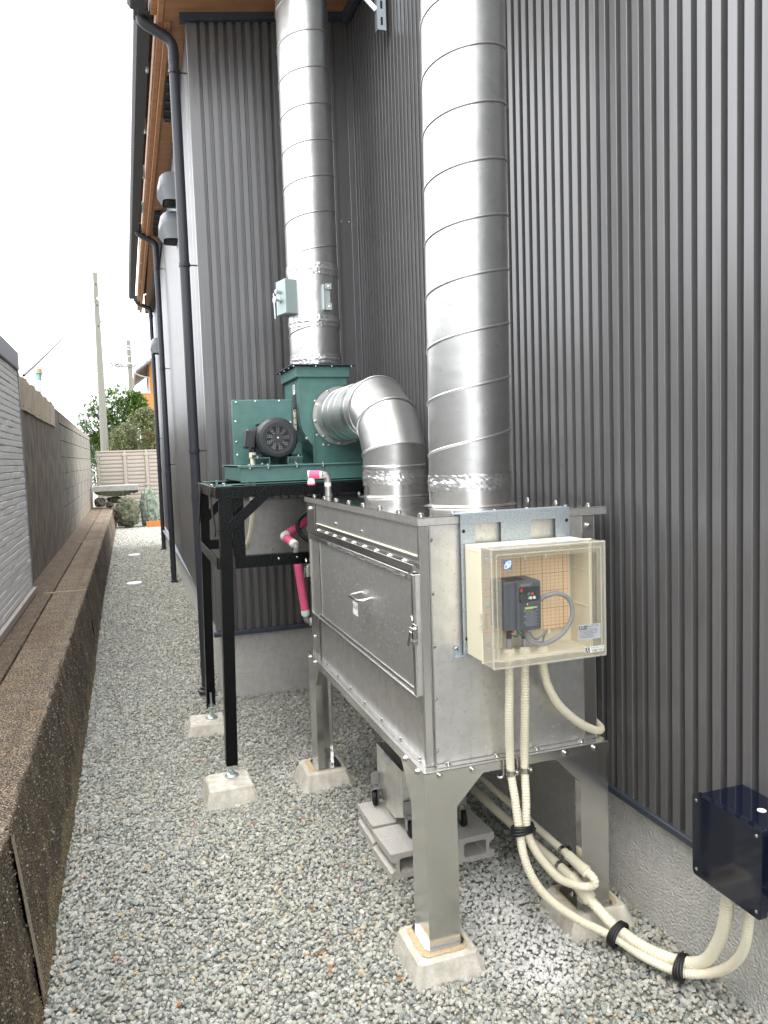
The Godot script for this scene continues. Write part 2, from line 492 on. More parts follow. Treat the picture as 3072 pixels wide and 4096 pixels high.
func make_ground() -> void:
	var xs := [-400.0, -60.0, -10.0, -1.0, -0.36, 0.0, 0.3, 0.6, 0.9, 1.2, 1.53, 4.0, 20.0, 80.0, 400.0]
	var zs := [400.0, 40.0, 3.0, 0.0, -1.2, -2.4, -3.2, -3.6]
	for k in 14: zs.append(-4.0 - k * 0.5)
	for q in [-12.0, -16.0, -19.0, -30.0, -80.0, -400.0]: zs.append(q)
	var mb := MB.new()
	for i in xs.size() - 1:
		for j in zs.size() - 1:
			var c := []
			for w in [[0, 0], [1, 0], [1, 1], [0, 1]]:
				var x: float = xs[i + w[0]]; var z: float = zs[j + w[1]]
				c.append(Vector3(x, ground_y(x, z) - 0.0115, z))
			mb.face(c, Vector3.UP)
	struct("ground", mb, M.ground)

func rock_mesh(sd: int, rough: float) -> ArrayMesh:        # an angular crushed stone
	var r := RandomNumberGenerator.new()
	r.seed = sd
	var pts := []
	for k in 13:
		var y := 1.0 - 2.0 * (k + 0.5) / 13.0
		var a := k * 2.39996
		var q := sqrt(1.0 - y * y)
		pts.append(Vector3(q * cos(a), y, q * sin(a)) * r.randf_range(1.0 - rough, 1.0 + rough * 0.5))
	# convex hull by brute force
	var mb := MB.new()
	for i in 13:
		for j in range(i + 1, 13):
			for k in range(j + 1, 13):
				var nn: Vector3 = (pts[j] - pts[i]).cross(pts[k] - pts[i])
				var pos := 0; var neg := 0
				for l in 13:
					if l == i or l == j or l == k: continue
					if nn.dot(pts[l] - pts[i]) > 0.0: pos += 1
					else: neg += 1
				if pos == 0: mb.face([pts[i], pts[j], pts[k]], nn)
				elif neg == 0: mb.face([pts[i], pts[j], pts[k]], -nn)
	return mb.mesh()

func make_gravel() -> void:
	var root := thing("gravel", Vector3.ZERO, "grey crushed stone gravel covering the whole side yard", "gravel")
	root.set_meta("kind", "stuff")
	var bands := [[-0.5, -5.6, 0.0104, 1.0], [-5.6, -9.0, 0.0136, 1.12], [-9.0, -17.6, 0.0185, 1.4]]
	var T := [[], [], []]; var C := [[], [], []]
	var dust := FastNoiseLite.new(); dust.seed = 5; dust.frequency = 1.3
	rng.seed = 77
	for b in bands:
		var st: float = b[2]
		var z: float = b[0]
		while z > b[1]:
			var xr := 1.53 if z > -4.86 else 0.50 + 0.0077 * (-4.8 - z)
			var x := -0.34
			while x < xr:
				var px := x + rng.randf_range(-0.6, 0.6) * st
				var pz := z + rng.randf_range(-0.6, 0.6) * st
				x += st
				var s: float = 0.0080 * b[3] * lerpf(0.50, 1.45, pow(rng.randf(), 1.6))
				if rng.randf() < 0.03: s *= 1.45
				var sc := Vector3(s * rng.randf_range(0.8, 1.45), s * rng.randf_range(0.55, 0.9), s * rng.randf_range(0.7, 1.1))
				var B := Basis(Vector3.UP, rng.randf() * TAU) * Basis(Vector3.RIGHT, rng.randfn(0.0, 0.45)) * Basis(Vector3.BACK, rng.randfn(0.0, 0.45))
				B = B * Basis.from_scale(sc)
				var y := ground_y(px, pz) - 0.010 + rng.randf() * 0.013
				var h := rng.randf()
				var g := lerpf(0.31, 0.47, rng.randf())
				var c := Color(g * 1.02, g * 1.0, g * 0.88)
				if h < 0.13: c = Color(g * 0.56, g * 0.60, g * 0.56)
				elif h < 0.30: c = Color(g * 0.82, g * 0.87, g * 0.76)
				elif h < 0.36: c = Color(g * 1.15, g * 1.14, g * 1.06)
				elif h < 0.395: c = Color(g * 1.1, g * 0.92, g * 0.62)
				elif h < 0.3975: c = Color(0.34, 0.17, 0.08)
				# cement dust lies on the stones between the legs of the collector
				var d := 0.6 * dust.get_noise_2d(px, pz) + 0.75 - Vector2((px - 1.10) / 0.36, (pz + 2.18) / 0.50).length()
				var d2 := dust.get_noise_2d(px + 9.0, pz) + 0.35 - 1.1 * Vector2((px - 0.62) / 0.35, (pz + 3.6) / 0.5).length()
				var dd := clampf(maxf(d, d2) * 3.0, 0.0, 1.0)
				if dd > 0.0: c = c.lerp(Color(0.72, 0.715, 0.69), dd * rng.randf_range(0.55, 0.95))
				var k := rng.randi() % 3
				T[k].append(Transform3D(B, Vector3(px, y, pz))); C[k].append(c)
			z -= st
	for k in 3:
		var mm := MultiMesh.new()
		mm.transform_format = MultiMesh.TRANSFORM_3D
		mm.use_colors = true
		mm.mesh = rock_mesh(100 + k * 7, 0.28)
		mm.instance_count = T[k].size()
		for i in T[k].size():
			mm.set_instance_transform(i, T[k][i]); mm.set_instance_color(i, C[k][i])
		var o := MultiMeshInstance3D.new()
		o.name = "stones"; o.multimesh = mm; o.material_override = M.stone
		o.set_meta("kind", "stuff")
		root.add_child(o, true)

func ledge_x(y: float) -> float:
	return lerpf(-0.312, -0.372, clampf(y / 0.55, -0.2, 1.0))

func make_ledge() -> void:
	var root := thing("low_retaining_wall", Vector3(-0.6, 0, -8), "low weathered brown concrete retaining wall along the left of the gravel", "wall")
	var nz := FastNoiseLite.new(); nz.seed = 9; nz.frequency = 3.0; nz.fractal_octaves = 4
	var cuts := [1.6, -2.235, -6.36, -10.4, -14.4, -18.6]
	for k in cuts.size() - 1:
		var z0: float = cuts[k] - 0.006; var z1: float = cuts[k + 1] + 0.006
		var mb := MB.new()
		var steps := maxi(4, int((z0 - z1) / (0.04 if z0 > -7.0 else 0.12)))
		var prof := []          # from the foot of the front face up over the rounded edge to the long joint
		for q in 15: prof.append([Vector2(0, lerpf(-0.06, 0.535, q / 14.0)), 0])
		prof.append([Vector2(-0.005, 0.547), 1])
		for q in 7: prof.append([Vector2(-0.012 - 0.222 * q / 6.0, 0.55), 2])
		prof.append([Vector2(-0.236, 0.535), 2])
		var prev := []; var pcol := []
		for s in steps + 1:
			var z := lerpf(z0, z1, float(s) / steps)
			var ring := []; var cols := []
			for p in prof:
				var y: float = p[0].y; var x: float = ledge_x(y) + p[0].x
				var d := nz.get_noise_3d(x * 2, y * 2, z * 2)
				if p[1] == 0: x += d * 0.012
				elif p[1] == 1: x += d * 0.022; y += nz.get_noise_2d(z * 5, 3.0) * 0.010
				else: y += d * 0.004
				ring.append(Vector3(x, y, z))
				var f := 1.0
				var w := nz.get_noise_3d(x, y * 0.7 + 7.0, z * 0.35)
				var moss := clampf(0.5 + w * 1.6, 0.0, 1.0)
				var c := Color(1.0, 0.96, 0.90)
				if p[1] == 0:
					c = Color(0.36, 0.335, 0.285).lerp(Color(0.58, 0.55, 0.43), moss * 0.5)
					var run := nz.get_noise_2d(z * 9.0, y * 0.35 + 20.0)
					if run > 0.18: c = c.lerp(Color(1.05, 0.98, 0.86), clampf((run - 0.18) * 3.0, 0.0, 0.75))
					# a lighter ochre band with a ragged edge along the foot
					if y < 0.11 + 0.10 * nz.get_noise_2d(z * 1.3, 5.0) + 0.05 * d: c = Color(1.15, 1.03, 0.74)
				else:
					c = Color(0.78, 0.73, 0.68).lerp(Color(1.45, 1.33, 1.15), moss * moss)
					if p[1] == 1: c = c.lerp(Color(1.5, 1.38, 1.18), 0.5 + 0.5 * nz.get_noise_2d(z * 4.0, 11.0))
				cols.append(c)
			if s > 0:
				for i in ring.size() - 1:
					var nn: Vector3 = (ring[i] - prev[i]).cross(prev[i + 1] - prev[i])
					var a := [[prev[i], pcol[i]], [ring[i], cols[i]], [ring[i + 1], cols[i + 1]], [prev[i + 1], pcol[i + 1]]]
					if nn.x < 0 and nn.y < 0: nn = -nn
					nn = nn.normalized()
					if nn.x < -0.5 or nn.y < -0.5: nn = -nn
					for w2 in [0, 2, 1, 0, 3, 2]:
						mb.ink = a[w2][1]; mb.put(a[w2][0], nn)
			prev = ring; pcol = cols
			if s == 0 or s == steps:
				mb.ink = Color(0.6, 0.56, 0.5)
				var en := []
				for q in ring: en.append(q)
				en.append(Vector3(-0.606, -0.06, z))
				mb.face(en, Vector3(0, 0, 1 if s == 0 else -1))
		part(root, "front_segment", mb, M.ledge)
		var bk := MB.new()
		bk.ink = Color(0.74, 0.68, 0.64)
		bk.span(Vector3(-0.622, -0.06, z0), Vector3(-0.97, 0.5485, z1), 0.006)
		part(root, "back_slab", bk, M.ledge)
		if k > 0:
			var jm := MB.new()
			var zc: float = cuts[k]
			if k == 1:
				for q in 12:
					var ya := 0.05 + 0.04 * q; var yb := ya + 0.04
					var wa := 0.019 + 0.007 * nz.get_noise_1d(ya * 40.0); var wb := 0.019 + 0.007 * nz.get_noise_1d(yb * 40.0)
					jm.face([Vector3(ledge_x(ya) + 0.0105, ya, zc - wa), Vector3(ledge_x(ya) + 0.0105, ya, zc + wa), Vector3(ledge_x(yb) + 0.0105, yb, zc + wb), Vector3(ledge_x(yb) + 0.0105, yb, zc - wb)], Vector3.RIGHT)
				jm.box(Vector3(-0.49, 0.546, zc), Vector3(0.225, 0.012, 0.034), 0.003)
			else:
				jm.box(Vector3(-0.53, 0.5475, zc), Vector3(0.31, 0.012, 0.035), 0.003)
			part(root, "mortar_joint", jm, M.mortar)

	# pale aggregate grains standing proud of the weathered skin
	rng.seed = 23
	var mm := MultiMesh.new()
	mm.transform_format = MultiMesh.TRANSFORM_3D
	mm.use_colors = true
	mm.mesh = rock_mesh(151, 0.25)
	var N := 11000
	mm.instance_count = N
	for i in N:
		var z := -0.9 - 6.6 * pow(rng.randf(), 1.35)
		var p: Vector3
		if rng.randf() < 0.62:
			var y := rng.randf_range(0.0, 0.54)
			var x := ledge_x(y)
			x += nz.get_noise_3d(x * 2, y * 2, z * 2) * 0.012
			p = Vector3(x, y, z)
		else:
			var x := -0.375 - rng.randf() * 0.52
			p = Vector3(x, 0.5485 + (nz.get_noise_3d(x * 2, 1.1, z * 2) * 0.004 if x > -0.61 else 0.0), z)
		var r := 0.0013 + 0.0028 * pow(rng.randf(), 2.5)
		var t := rng.randf_range(0.09, 0.27)
		mm.set_instance_transform(i, Transform3D(Basis(Vector3(rng.randfn(), rng.randfn(), rng.randfn()).normalized(), rng.randf() * TAU) * Basis.from_scale(Vector3(r * 1.3, r, r)), p))
		mm.set_instance_color(i, Color(t, t * 0.90, t * 0.74))
	var ag := MultiMeshInstance3D.new()
	ag.name = "exposed_aggregate"; ag.multimesh = mm; ag.material_override = M.stone
	ag.set_meta("kind", "stuff")
	root.add_child(ag, true)
	ag.position = -root.position

func make_clad_wall() -> void:
	var root := thing("clad_boundary_wall", Vector3(-0.8, 0.55, -3), "white boundary wall clad in thin split stone strips at left edge", "wall")
	var b := MB.new()
	b.span(Vector3(-0.765, 0.552, 1.5), Vector3(-0.93, 2.25, -6.335))
	part(root, "core", b, M.clad_gap)
	rng.seed = 15
	var vars := []
	for k in 6:
		var q := MB.new()
		var L: float = [0.16, 0.2, 0.24, 0.28, 0.32, 0.22][k]
		q.box(Vector3.ZERO, Vector3(0.016 + 0.002 * (k % 3), 0.0415, L - 0.003), 0.004)
		vars.append([q.mesh(), L])
	var rest := MB.new()
	var pitch := 0.0445
	for r in 37:
		var y := 0.632 + r * pitch
		var z := -6.325
		while z < 1.4:
			var w: Array = vars[rng.randi() % 6]
			var L: float = w[1]
			if z > -4.4 or r > 36:
				var Lr := 0.6
				rest.box(Vector3(-0.760, y, z + Lr * 0.5), Vector3(0.018, 0.0375, Lr - 0.005), 0.004)
				z += Lr
				continue
			if z - -6.325 < 0.001 and r % 2 == 1: w = vars[0]; L = 0.16
			inst(root, "stone_strip", w[0], M.clad, Transform3D(Basis.IDENTITY, Vector3(-0.762 + rng.randf_range(-0.001, 0.001), y, z + L * 0.5)))
			z += L
	var ro := part(root, "stone_strips", rest, M.clad)
	ro.set_meta("kind", "stuff")
	var c := MB.new()
	c.span(Vector3(-0.742, 2.262, 1.5), Vector3(-0.96, 2.40, -6.36), 0.006)
	part(root, "metal_cap", c, M.cap)
	var e := MB.new()
	e.span(Vector3(-0.748, 0.59, -6.337), Vector3(-0.77, 2.262, -6.350), 0.002)
	part(root, "edge_trim", e, M.cap)
	var t := MB.new()
	t.span(Vector3(-0.728, 0.5535, 1.5), Vector3(-0.775, 0.605, -6.38), 0.004)
	part(root, "base_trim", t, M.trim_grey)

func make_block_wall() -> void:
	var root := thing("block_boundary_wall", Vector3(-0.9, 0.55, -12), "old stained grey concrete boundary wall behind the left ledge", "wall")
	var top := func(z: float) -> float: return lerpf(2.285, 2.11, clampf((-6.4 - z) / 14.0, 0.0, 1.0))
	var b := MB.new()
	var pl := PackedVector2Array([Vector2(6.39, 0.5), Vector2(10.62, 0.5), Vector2(10.62, top.call(-10.62)), Vector2(6.39, top.call(-6.39))])
	# side view polygon is given as (-z, y) and pushed along x
	b.prism(pl, 0.0, 0.16, Transform3D(Basis(Vector3(0, 0, -1), Vector3(0, 1, 0), Vector3(1, 0, 0)), Vector3(-0.98, 0, 0)))
	part(root, "render_panel", b, M.old_wall)
	var k := MB.new()
	k.span(Vector3(-0.832, 0.5, -10.63), Vector3(-0.97, 2.06, -18.9))
	part(root, "core", k, M.old_block)
	rng.seed = 3
	for r in 7:
		var y0 := 0.555 + r * 0.2175
		var z := -10.64 - (0.2 if r % 2 else 0.0)
		var first := true
		while z > -18.8:
			var z1 := maxf(z - 0.43, -18.9)
			var zs := z
			if first and r % 2: zs = -10.64
			var q := MB.new()
			var h := 0.2125
			q.box(Vector3(-0.900, y0 + h * 0.5 + 0.002, (zs + z1) * 0.5 + 0.002), Vector3(0.158 + rng.randf_range(-0.003, 0.003), h, absf(z1 - zs) - 0.006), 0.005)
			part(root, "block", q, M.old_block if r > 0 else M.old_wall)
			z = z1
			first = false
	var cp := MB.new()
	var p2 := PackedVector2Array([Vector2(10.63, 2.082), Vector2(18.9, 2.082), Vector2(18.9, top.call(-18.9) + 0.012), Vector2(10.63, top.call(-10.63))])
	cp.prism(p2, 0.0, 0.166, Transform3D(Basis(Vector3(0, 0, -1), Vector3(0, 1, 0), Vector3(1, 0, 0)), Vector3(-0.983, 0, 0)))
	part(root, "coping", cp, M.old_wall)
	# two bent metal sheets nailed over the top
	for s in [[-6.42, -7.9, 2.015], [-7.88, -9.98, 2.005]]:
		var m := MB.new()
		var n := 24
		for i in n:
			var za := lerpf(s[0], s[1], float(i) / n); var zb := lerpf(s[0], s[1], float(i + 1) / n)
			var wa := 0.007 * sin(za * 11.0) + 0.004 * sin(za * 29.0); var wb := 0.007 * sin(zb * 11.0) + 0.004 * sin(zb * 29.0)
			var ya: float = top.call(za) + 0.016 + wa; var yb: float = top.call(zb) + 0.016 + wb
			var xa := -0.806 + wa * 0.5; var xb := -0.806 + wb * 0.5
			m.face([Vector3(xa - 0.006, s[2], za), Vector3(xb - 0.006, s[2] - 0.004, zb), Vector3(xb, yb, zb), Vector3(xa, ya, za)], Vector3.RIGHT)
			m.face([Vector3(xa, ya, za), Vector3(xb, yb, zb), Vector3(-0.99, yb, zb), Vector3(-0.99, ya, za)], Vector3.UP)
		var o := part(root, "metal_sheet", m, M.old_sheet)
		for i in 8:
			var z2 := lerpf(s[0], s[1], (i + 0.5) / 8.0)
			inst(o, "nail", SH.screw, M.dark, toward(Vector3(-0.8125, s[2] + 0.03, z2), Vector3.RIGHT))
	# conduit stub sticking up behind
	var pr := thing("vent_pipe", Vector3(-1.2, 0, -12), "white pipe stub with brown and green cap behind the boundary wall", "pipe")
	var a := MB.new()
	a.tube([Vector3(-1.36, 0.0, -12), Vector3(-1.155, 2.80, -12)], 0.036, 16)
	part(pr, "pipe", a, M.white)
	var g := MB.new()
	g.tube([Vector3(-1.157, 2.77, -12), Vector3(-1.149, 2.86, -12)], 0.042, 16)
	part(pr, "collar", g, mat(Color(0.45, 0.68, 0.62), 0.6))
	var h2 := MB.new()
	h2.lathe(Vector3(-1.148, 2.86, -12), Vector3(0.08, 1, 0), [[0.0, 0.0], [0.062, 0.002], [0.058, 0.012], [0.044, 0.014], [0.038, 0.075], [0.0, 0.08]], 16)
	part(pr, "cap", h2, mat(Color(0.66, 0.52, 0.42), 0.7))

# ------------------------------------------------------------------ the house
const RIB := 0.0544
func rib_panel(h: float, k := 5) -> ArrayMesh:           # local x along the wall, y up, z outwards
	var mb := MB.new()
	var p := []
	for i in k:
		var o := i * RIB
		p.append_array([Vector2(o + 0.0000, 0.0), Vector2(o + 0.0085, 0.0), Vector2(o + 0.0100, 0.005), Vector2(o + 0.0150, 0.005), Vector2(o + 0.0170, 0.0255), Vector2(o + 0.0182, 0.0270), Vector2(o + 0.0468, 0.0270), Vector2(o + 0.0480, 0.0255), Vector2(o + 0.0500, 0.0)])
	p.append(Vector2(k * RIB - 0.0025, 0.0)); p.append(Vector2(k * RIB - 0.0012, -0.010))
	for i in p.size() - 1:
		var a: Vector2 = p[i]; var b: Vector2 = p[i + 1]
		var e := (b - a).normalized()
		mb.face([Vector3(a.x, 0, a.y), Vector3(b.x, 0, b.y), Vector3(b.x, h, b.y), Vector3(a.x, h, a.y)], Vector3(-e.y, 0, e.x))
	return mb.mesh()

func wall_x(z: float) -> float:                          # front of the far wall, which runs half a degree off
	return 0.478 + 0.0077 * (-4.83 - z)

const FALL := 0.024
func soffit_y(x: float) -> float:
	return 4.185 + 0.15 * (x - 0.43)

func eave_fall(z: float) -> float:                       # the gutter falls towards the far end
	return FALL * minf(0.0, z + 4.9)

func make_house() -> void:
	var root := thing("metal_clad_house", Vector3(1.6, 0, -4), "house wall clad in dark ribbed metal with timber soffit and pale stucco base", "house")
	# foundation
	var f := MB.new()
	f.span(Vector3(1.522, -0.2, 3.0), Vector3(1.75, 0.40, -4.845))
	f.span(Vector3(0.492, -0.2, -4.845), Vector3(1.75, 0.44, -5.1))
	part(root, "foundation", f, M.stucco)
	var Bf := Basis(Vector3.UP, 0.0077)
	var f2 := MB.new()
	f2.box(Vector3(0.492 + 0.0077 * 4.3 + 0.1, 0.12, -9.2), Vector3(0.2, 0.64, 8.2), 0.0, Bf)
	part(root, "foundation", f2, M.stucco)
	# core behind the siding so that no light leaks
	var c := MB.new()
	c.span(Vector3(1.52, 0.401, 3.0), Vector3(1.75, 6.0, -4.86))
	c.span(Vector3(0.52, 0.441, -4.87), Vector3(1.75, 4.6, -5.1))
	c.box(Vector3(0.62 + 0.0077 * 4.3, 2.5, -9.15), Vector3(0.2, 4.1, 8.1), 0.0, Bf)
	part(root, "wall_core", c, M.flash)
	# right wall: panels of five ribs
	var pm := rib_panel(5.6)
	var z := -4.386
	while z < 2.8:
		inst(root, "siding_panel", pm, M.siding, Transform3D(Basis(Vector3(0, 0, 1), Vector3(0, 1, 0), Vector3(-1, 0, 0)), Vector3(1.5125, 0.398, z)))
		z += RIB * 5
	var pn := rib_panel(5.6, 7)
	inst(root, "siding_panel", pn, M.siding, Transform3D(Basis(Vector3(0, 0, 1), Vector3(0, 1, 0), Vector3(-1, 0, 0)), Vector3(1.5125, 0.398, -4.386 - RIB * 7)))
	# recess wall
	var p3 := rib_panel(3.9, 5)
	for k in 3:
		inst(root, "siding_panel", p3, M.siding, Transform3D(Basis.IDENTITY, Vector3(0.536 + k * RIB * 5, 0.448, -4.857)))
	# far wall
	var p4 := rib_panel(3.75, 5)
	var zz := -4.92
	while zz > -13.1:
		inst(root, "siding_panel", p4, M.siding, Transform3D(Basis(Vector3.UP, 0.0077) * Basis(Vector3(0, 0, 1), Vector3(0, 1, 0), Vector3(-1, 0, 0)), Vector3(wall_x(zz) + 0.027, 0.455, zz - RIB * 5)))
		zz -= RIB * 5
	# corner trims
	var t := MB.new()
	t.span(Vector3(0.470, 0.449, -4.826), Vector3(0.535, 4.15, -4.90), 0.002)
	part(root, "corner_trim", t, M.siding)
	var t2 := MB.new()
	t2.span(Vector3(1.353, 0.449, -4.846), Vector3(1.375, 4.3, -4.825), 0.002)
	t2.span(Vector3(1.375, 0.449, -4.855), Vector3(1.46, 4.3, -4.838), 0.001)
	t2.span(Vector3(1.46, 0.449, -4.855), Vector3(1.504, 4.35, -4.826), 0.002)
	t2.span(Vector3(1.484, 0.449, -4.826), Vector3(1.506, 4.35, -4.775), 0.002)
	part(root, "inner_corner_trim", t2, M.siding)
	for y in [1.9, 3.05]:
		inst(root, "screw", SH.screw, M.bolt, toward(Vector3(1.395, y, -4.838), Vector3.BACK))
		inst(root, "screw", SH.screw, M.bolt, toward(Vector3(1.45, y, -4.838), Vector3.BACK))
	# drip flashing at the foot
	var d := MB.new()
	d.span(Vector3(1.478, 0.372, 3.0), Vector3(1.5235, 0.3975, -4.80), 0.004)
	d.span(Vector3(0.452, 0.420, -4.802), Vector3(1.50, 0.447, -4.85), 0.003)
	part(root, "drip_flashing", d, M.flash)
	var d2 := MB.new()
	d2.box(Vector3(0.478 + 0.0077 * 4.2, 0.436, -9.0), Vector3(0.055, 0.026, 8.35), 0.003, Bf)
	part(root, "drip_flashing", d2, M.cap)
	# eave: sloped timber soffit, trim, fascia, gutter, roof
	var s := MB.new()
	var z0 := -3.9; var z1 := -13.15
	var xl := 0.345; var xr := 1.9
	var dz := eave_fall(z1)
	s.face([Vector3(xl, soffit_y(xl), z0), Vector3(xr, soffit_y(xr), z0), Vector3(xr, soffit_y(xr), -4.9), Vector3(xl, soffit_y(xl), -4.9)], Vector3.DOWN)
	s.face([Vector3(xl, soffit_y(xl), -4.9), Vector3(0.75, soffit_y(0.75), -4.9), Vector3(0.80, soffit_y(0.80) + dz, z1), Vector3(xl + 0.05, soffit_y(xl + 0.05) + dz, z1)], Vector3.DOWN)
	s.face([Vector3(xl + 0.05, soffit_y(xl) - 0.02 + dz, z1), Vector3(0.80, soffit_y(0.8) + dz, z1), Vector3(0.80, 4.6 + dz, z1), Vector3(xl + 0.05, 4.45 + dz, z1)], Vector3.FORWARD)
	part(root, "soffit", s, M.wood)
	var r := MB.new()
	for q in [[0.02, Vector3.UP], [0.0, Vector3.DOWN]]:
		r.face([Vector3(0.25, 4.44 + q[0], z0), Vector3(1.9, 4.73 + q[0], z0), Vector3(1.9, 4.73 + q[0], z1), Vector3(0.30, 4.44 + q[0] + dz, z1)], q[1])
	r.face([Vector3(xl, soffit_y(xl), z0), Vector3(xr, soffit_y(xr), z0), Vector3(xr, 4.74, z0), Vector3(xl, 4.48, z0)], Vector3.BACK)
	part(root, "roof", r, M.gutter)
	var Be := Basis(Vector3.UP, 0.0055) * Basis(Vector3.RIGHT, -FALL)
	var zm := -4.9; var zl := zm - z1
	for q in [[0.328, 4.27, M.wood_light], [0.292, 4.305, M.wood_light]]:
		var fa := MB.new()
		fa.box(Vector3(q[0] + 0.0055 * zl * 0.5, q[1] + dz * 0.5, zm - zl * 0.5), Vector3(0.035, 0.21, zl), 0.003, Be)
		fa.span(Vector3(q[0] - 0.0175, q[1] - 0.105, z0), Vector3(q[0] + 0.0175, q[1] + 0.105, zm - 0.002), 0.003)
		part(root, "fascia", fa, q[2])
	var g := MB.new()
	var gb := Vector3(0.145, 4.215, 0)
	for q in [[0.0, 0.006, 0.028, 0.15], [0.088, 0.094, 0.01, 0.13]]:
		g.box(gb + Vector3((q[0] + q[1]) * 0.5 + 0.0055 * 3.75, (q[2] + q[3]) * 0.5 - FALL * 3.75, -4.9 - 3.75), Vector3(0.006, q[3] - q[2], 7.5), 0.001, Be)
		g.span(gb + Vector3(q[0], q[2], z0), gb + Vector3(q[1], q[3], -4.899), 0.001)
	g.box(gb + Vector3(0.056 + 0.0055 * 3.75, 0.003 - FALL * 3.75, -8.65), Vector3(0.075, 0.006, 7.5), 0.001, Be)
	g.span(gb + Vector3(0.0185, 0.0, z0), gb + Vector3(0.0935, 0.006, -4.899), 0.001)
	g.box(gb + Vector3(0.010 + 0.0055 * 3.75, 0.016 - FALL * 3.75, -8.65), Vector3(0.006, 0.034, 7.5), 0.001, Be * Basis(Vector3.BACK, 0.6))
	g.box(gb + Vector3(0.010, 0.016, (z0 - 4.9) * 0.5), Vector3(0.006, 0.034, absf(z0 + 4.9)), 0.001, Basis(Vector3.BACK, 0.6))
	part(root, "gutter", g, M.gutter)
	for k in 9:                   # gutter hangers against the fascia
		var hz := -4.6 - k * 0.95
		var hg := MB.new()
		hg.box(Vector3(0.268 + 0.0055 * maxf(0, -4.9 - hz), 4.25 + eave_fall(hz), hz), Vector3(0.02, 0.11, 0.05), 0.004)
		part(root, "gutter_hanger", hg, M.zinc)
	# trim under the soffit along the recess and the far wall
	var tr := MB.new()
	for seg in [[0.435, 1.47]]:
		var a: float = seg[0]; var b: float = seg[1]
		tr.prism(PackedVector2Array([Vector2(a, soffit_y(a) - 0.045), Vector2(b, soffit_y(b) - 0.045), Vector2(b, soffit_y(b) - 0.001), Vector2(a, soffit_y(a) - 0.001)]), -4.85, -4.80)
	part(root, "soffit_trim", tr, M.flash)
	var t3 := MB.new()
	t3.box(Vector3(0.455 + 0.0077 * 4.1, soffit_y(0.455) - 0.03 - FALL * 4.05, -8.95), Vector3(0.03, 0.055, 8.2), 0.0, Bf * Basis(Vector3.RIGHT, -FALL))
	part(root, "soffit_trim", t3, M.flash)
	var t4 := MB.new()
	t4.span(Vector3(1.44, 4.26, -4.80), Vector3(1.475, 4.40, -3.9), 0.002)
	part(root, "soffit_trim", t4, M.flash)
	# eave ventilation strips let into the soffit
	for v in [-5.55, -8.25]:
		var e := MB.new()
		var L := 0.70 if v > -6 else 0.90
		e.box(Vector3(0.425, soffit_y(0.425) - 0.004 + eave_fall(v - L * 0.5), v - L * 0.5), Vector3(0.06, 0.012, L), 0.002)
		var q := part(root, "eave_vent", e, M.dark)
		for k in 5:
			var w := MB.new()
			w.box(Vector3(0.425, soffit_y(0.425) - 0.014 + eave_fall(v - L * 0.5), v - L * (k + 0.5) / 5.0), Vector3(0.05, 0.006, 0.03), 0.001)
			part(q, "louvre", w, M.gutter)

func downpipe(called: String, z: float, x: float, r: float, yb: float, label: String, bands: Array) -> void:
	var root := thing(called, Vector3(x, yb, z), label, "downpipe", "rainwater downpipes on the house")
	var gx := 0.222 + 0.0055 * maxf(0.0, -4.9 - z)
	var ty := 4.20 + eave_fall(z)
	var path := fillet([Vector3(gx, ty + 0.06, z), Vector3(gx, ty - 0.005, z), Vector3(x, ty - 0.098, z), Vector3(x, ty - 0.24, z)], 0.05)
	var e := MB.new()
	e.tube(path, r, 18)
	part(root, "offset_bend", e, M.pipe_dark)
	var p := MB.new()
	p.tube([Vector3(x, ty - 0.23, z), Vector3(x, yb + 0.02, z)], r * 0.97, 20)
	for y in [yb + 0.16, ty - 0.22, yb + 1.25]: p.tube([Vector3(x, y, z), Vector3(x, y + 0.045, z)], r * 1.05, 20)
	part(root, "pipe", p, M.pipe_dark)
	var o := MB.new()
	o.span(Vector3(gx - 0.044, ty + 0.02, z - 0.05), Vector3(gx + 0.044, ty + 0.10, z + 0.05), 0.006)
	part(root, "gutter_outlet", o, M.gutter)
	var s := MB.new()
	s.lathe(Vector3(x, yb, z), Vector3.UP, [[r * 1.75, 0.0], [r * 1.75, 0.016], [r * 1.3, 0.022], [r * 1.25, 0.04], [r, 0.042]], 20)
	part(root, "base_ring", s, M.pipe_dark)
	for y in bands:
		var b := MB.new()
		b.lathe(Vector3(x, y, z), Vector3.UP, [[r, -0.011], [r * 1.1, -0.011], [r * 1.1, 0.011], [r, 0.011]], 20)
		b.box(Vector3(x - r * 0.2, y, z + r * 1.12), Vector3(0.014, 0.03, 0.012), 0.002)
		b.bar(Vector3(x + r, y, z), Vector3(wall_x(z) + 0.015, y, z), 0.005, 0.008)
		part(root, "bracket", b, M.pipe_dark)

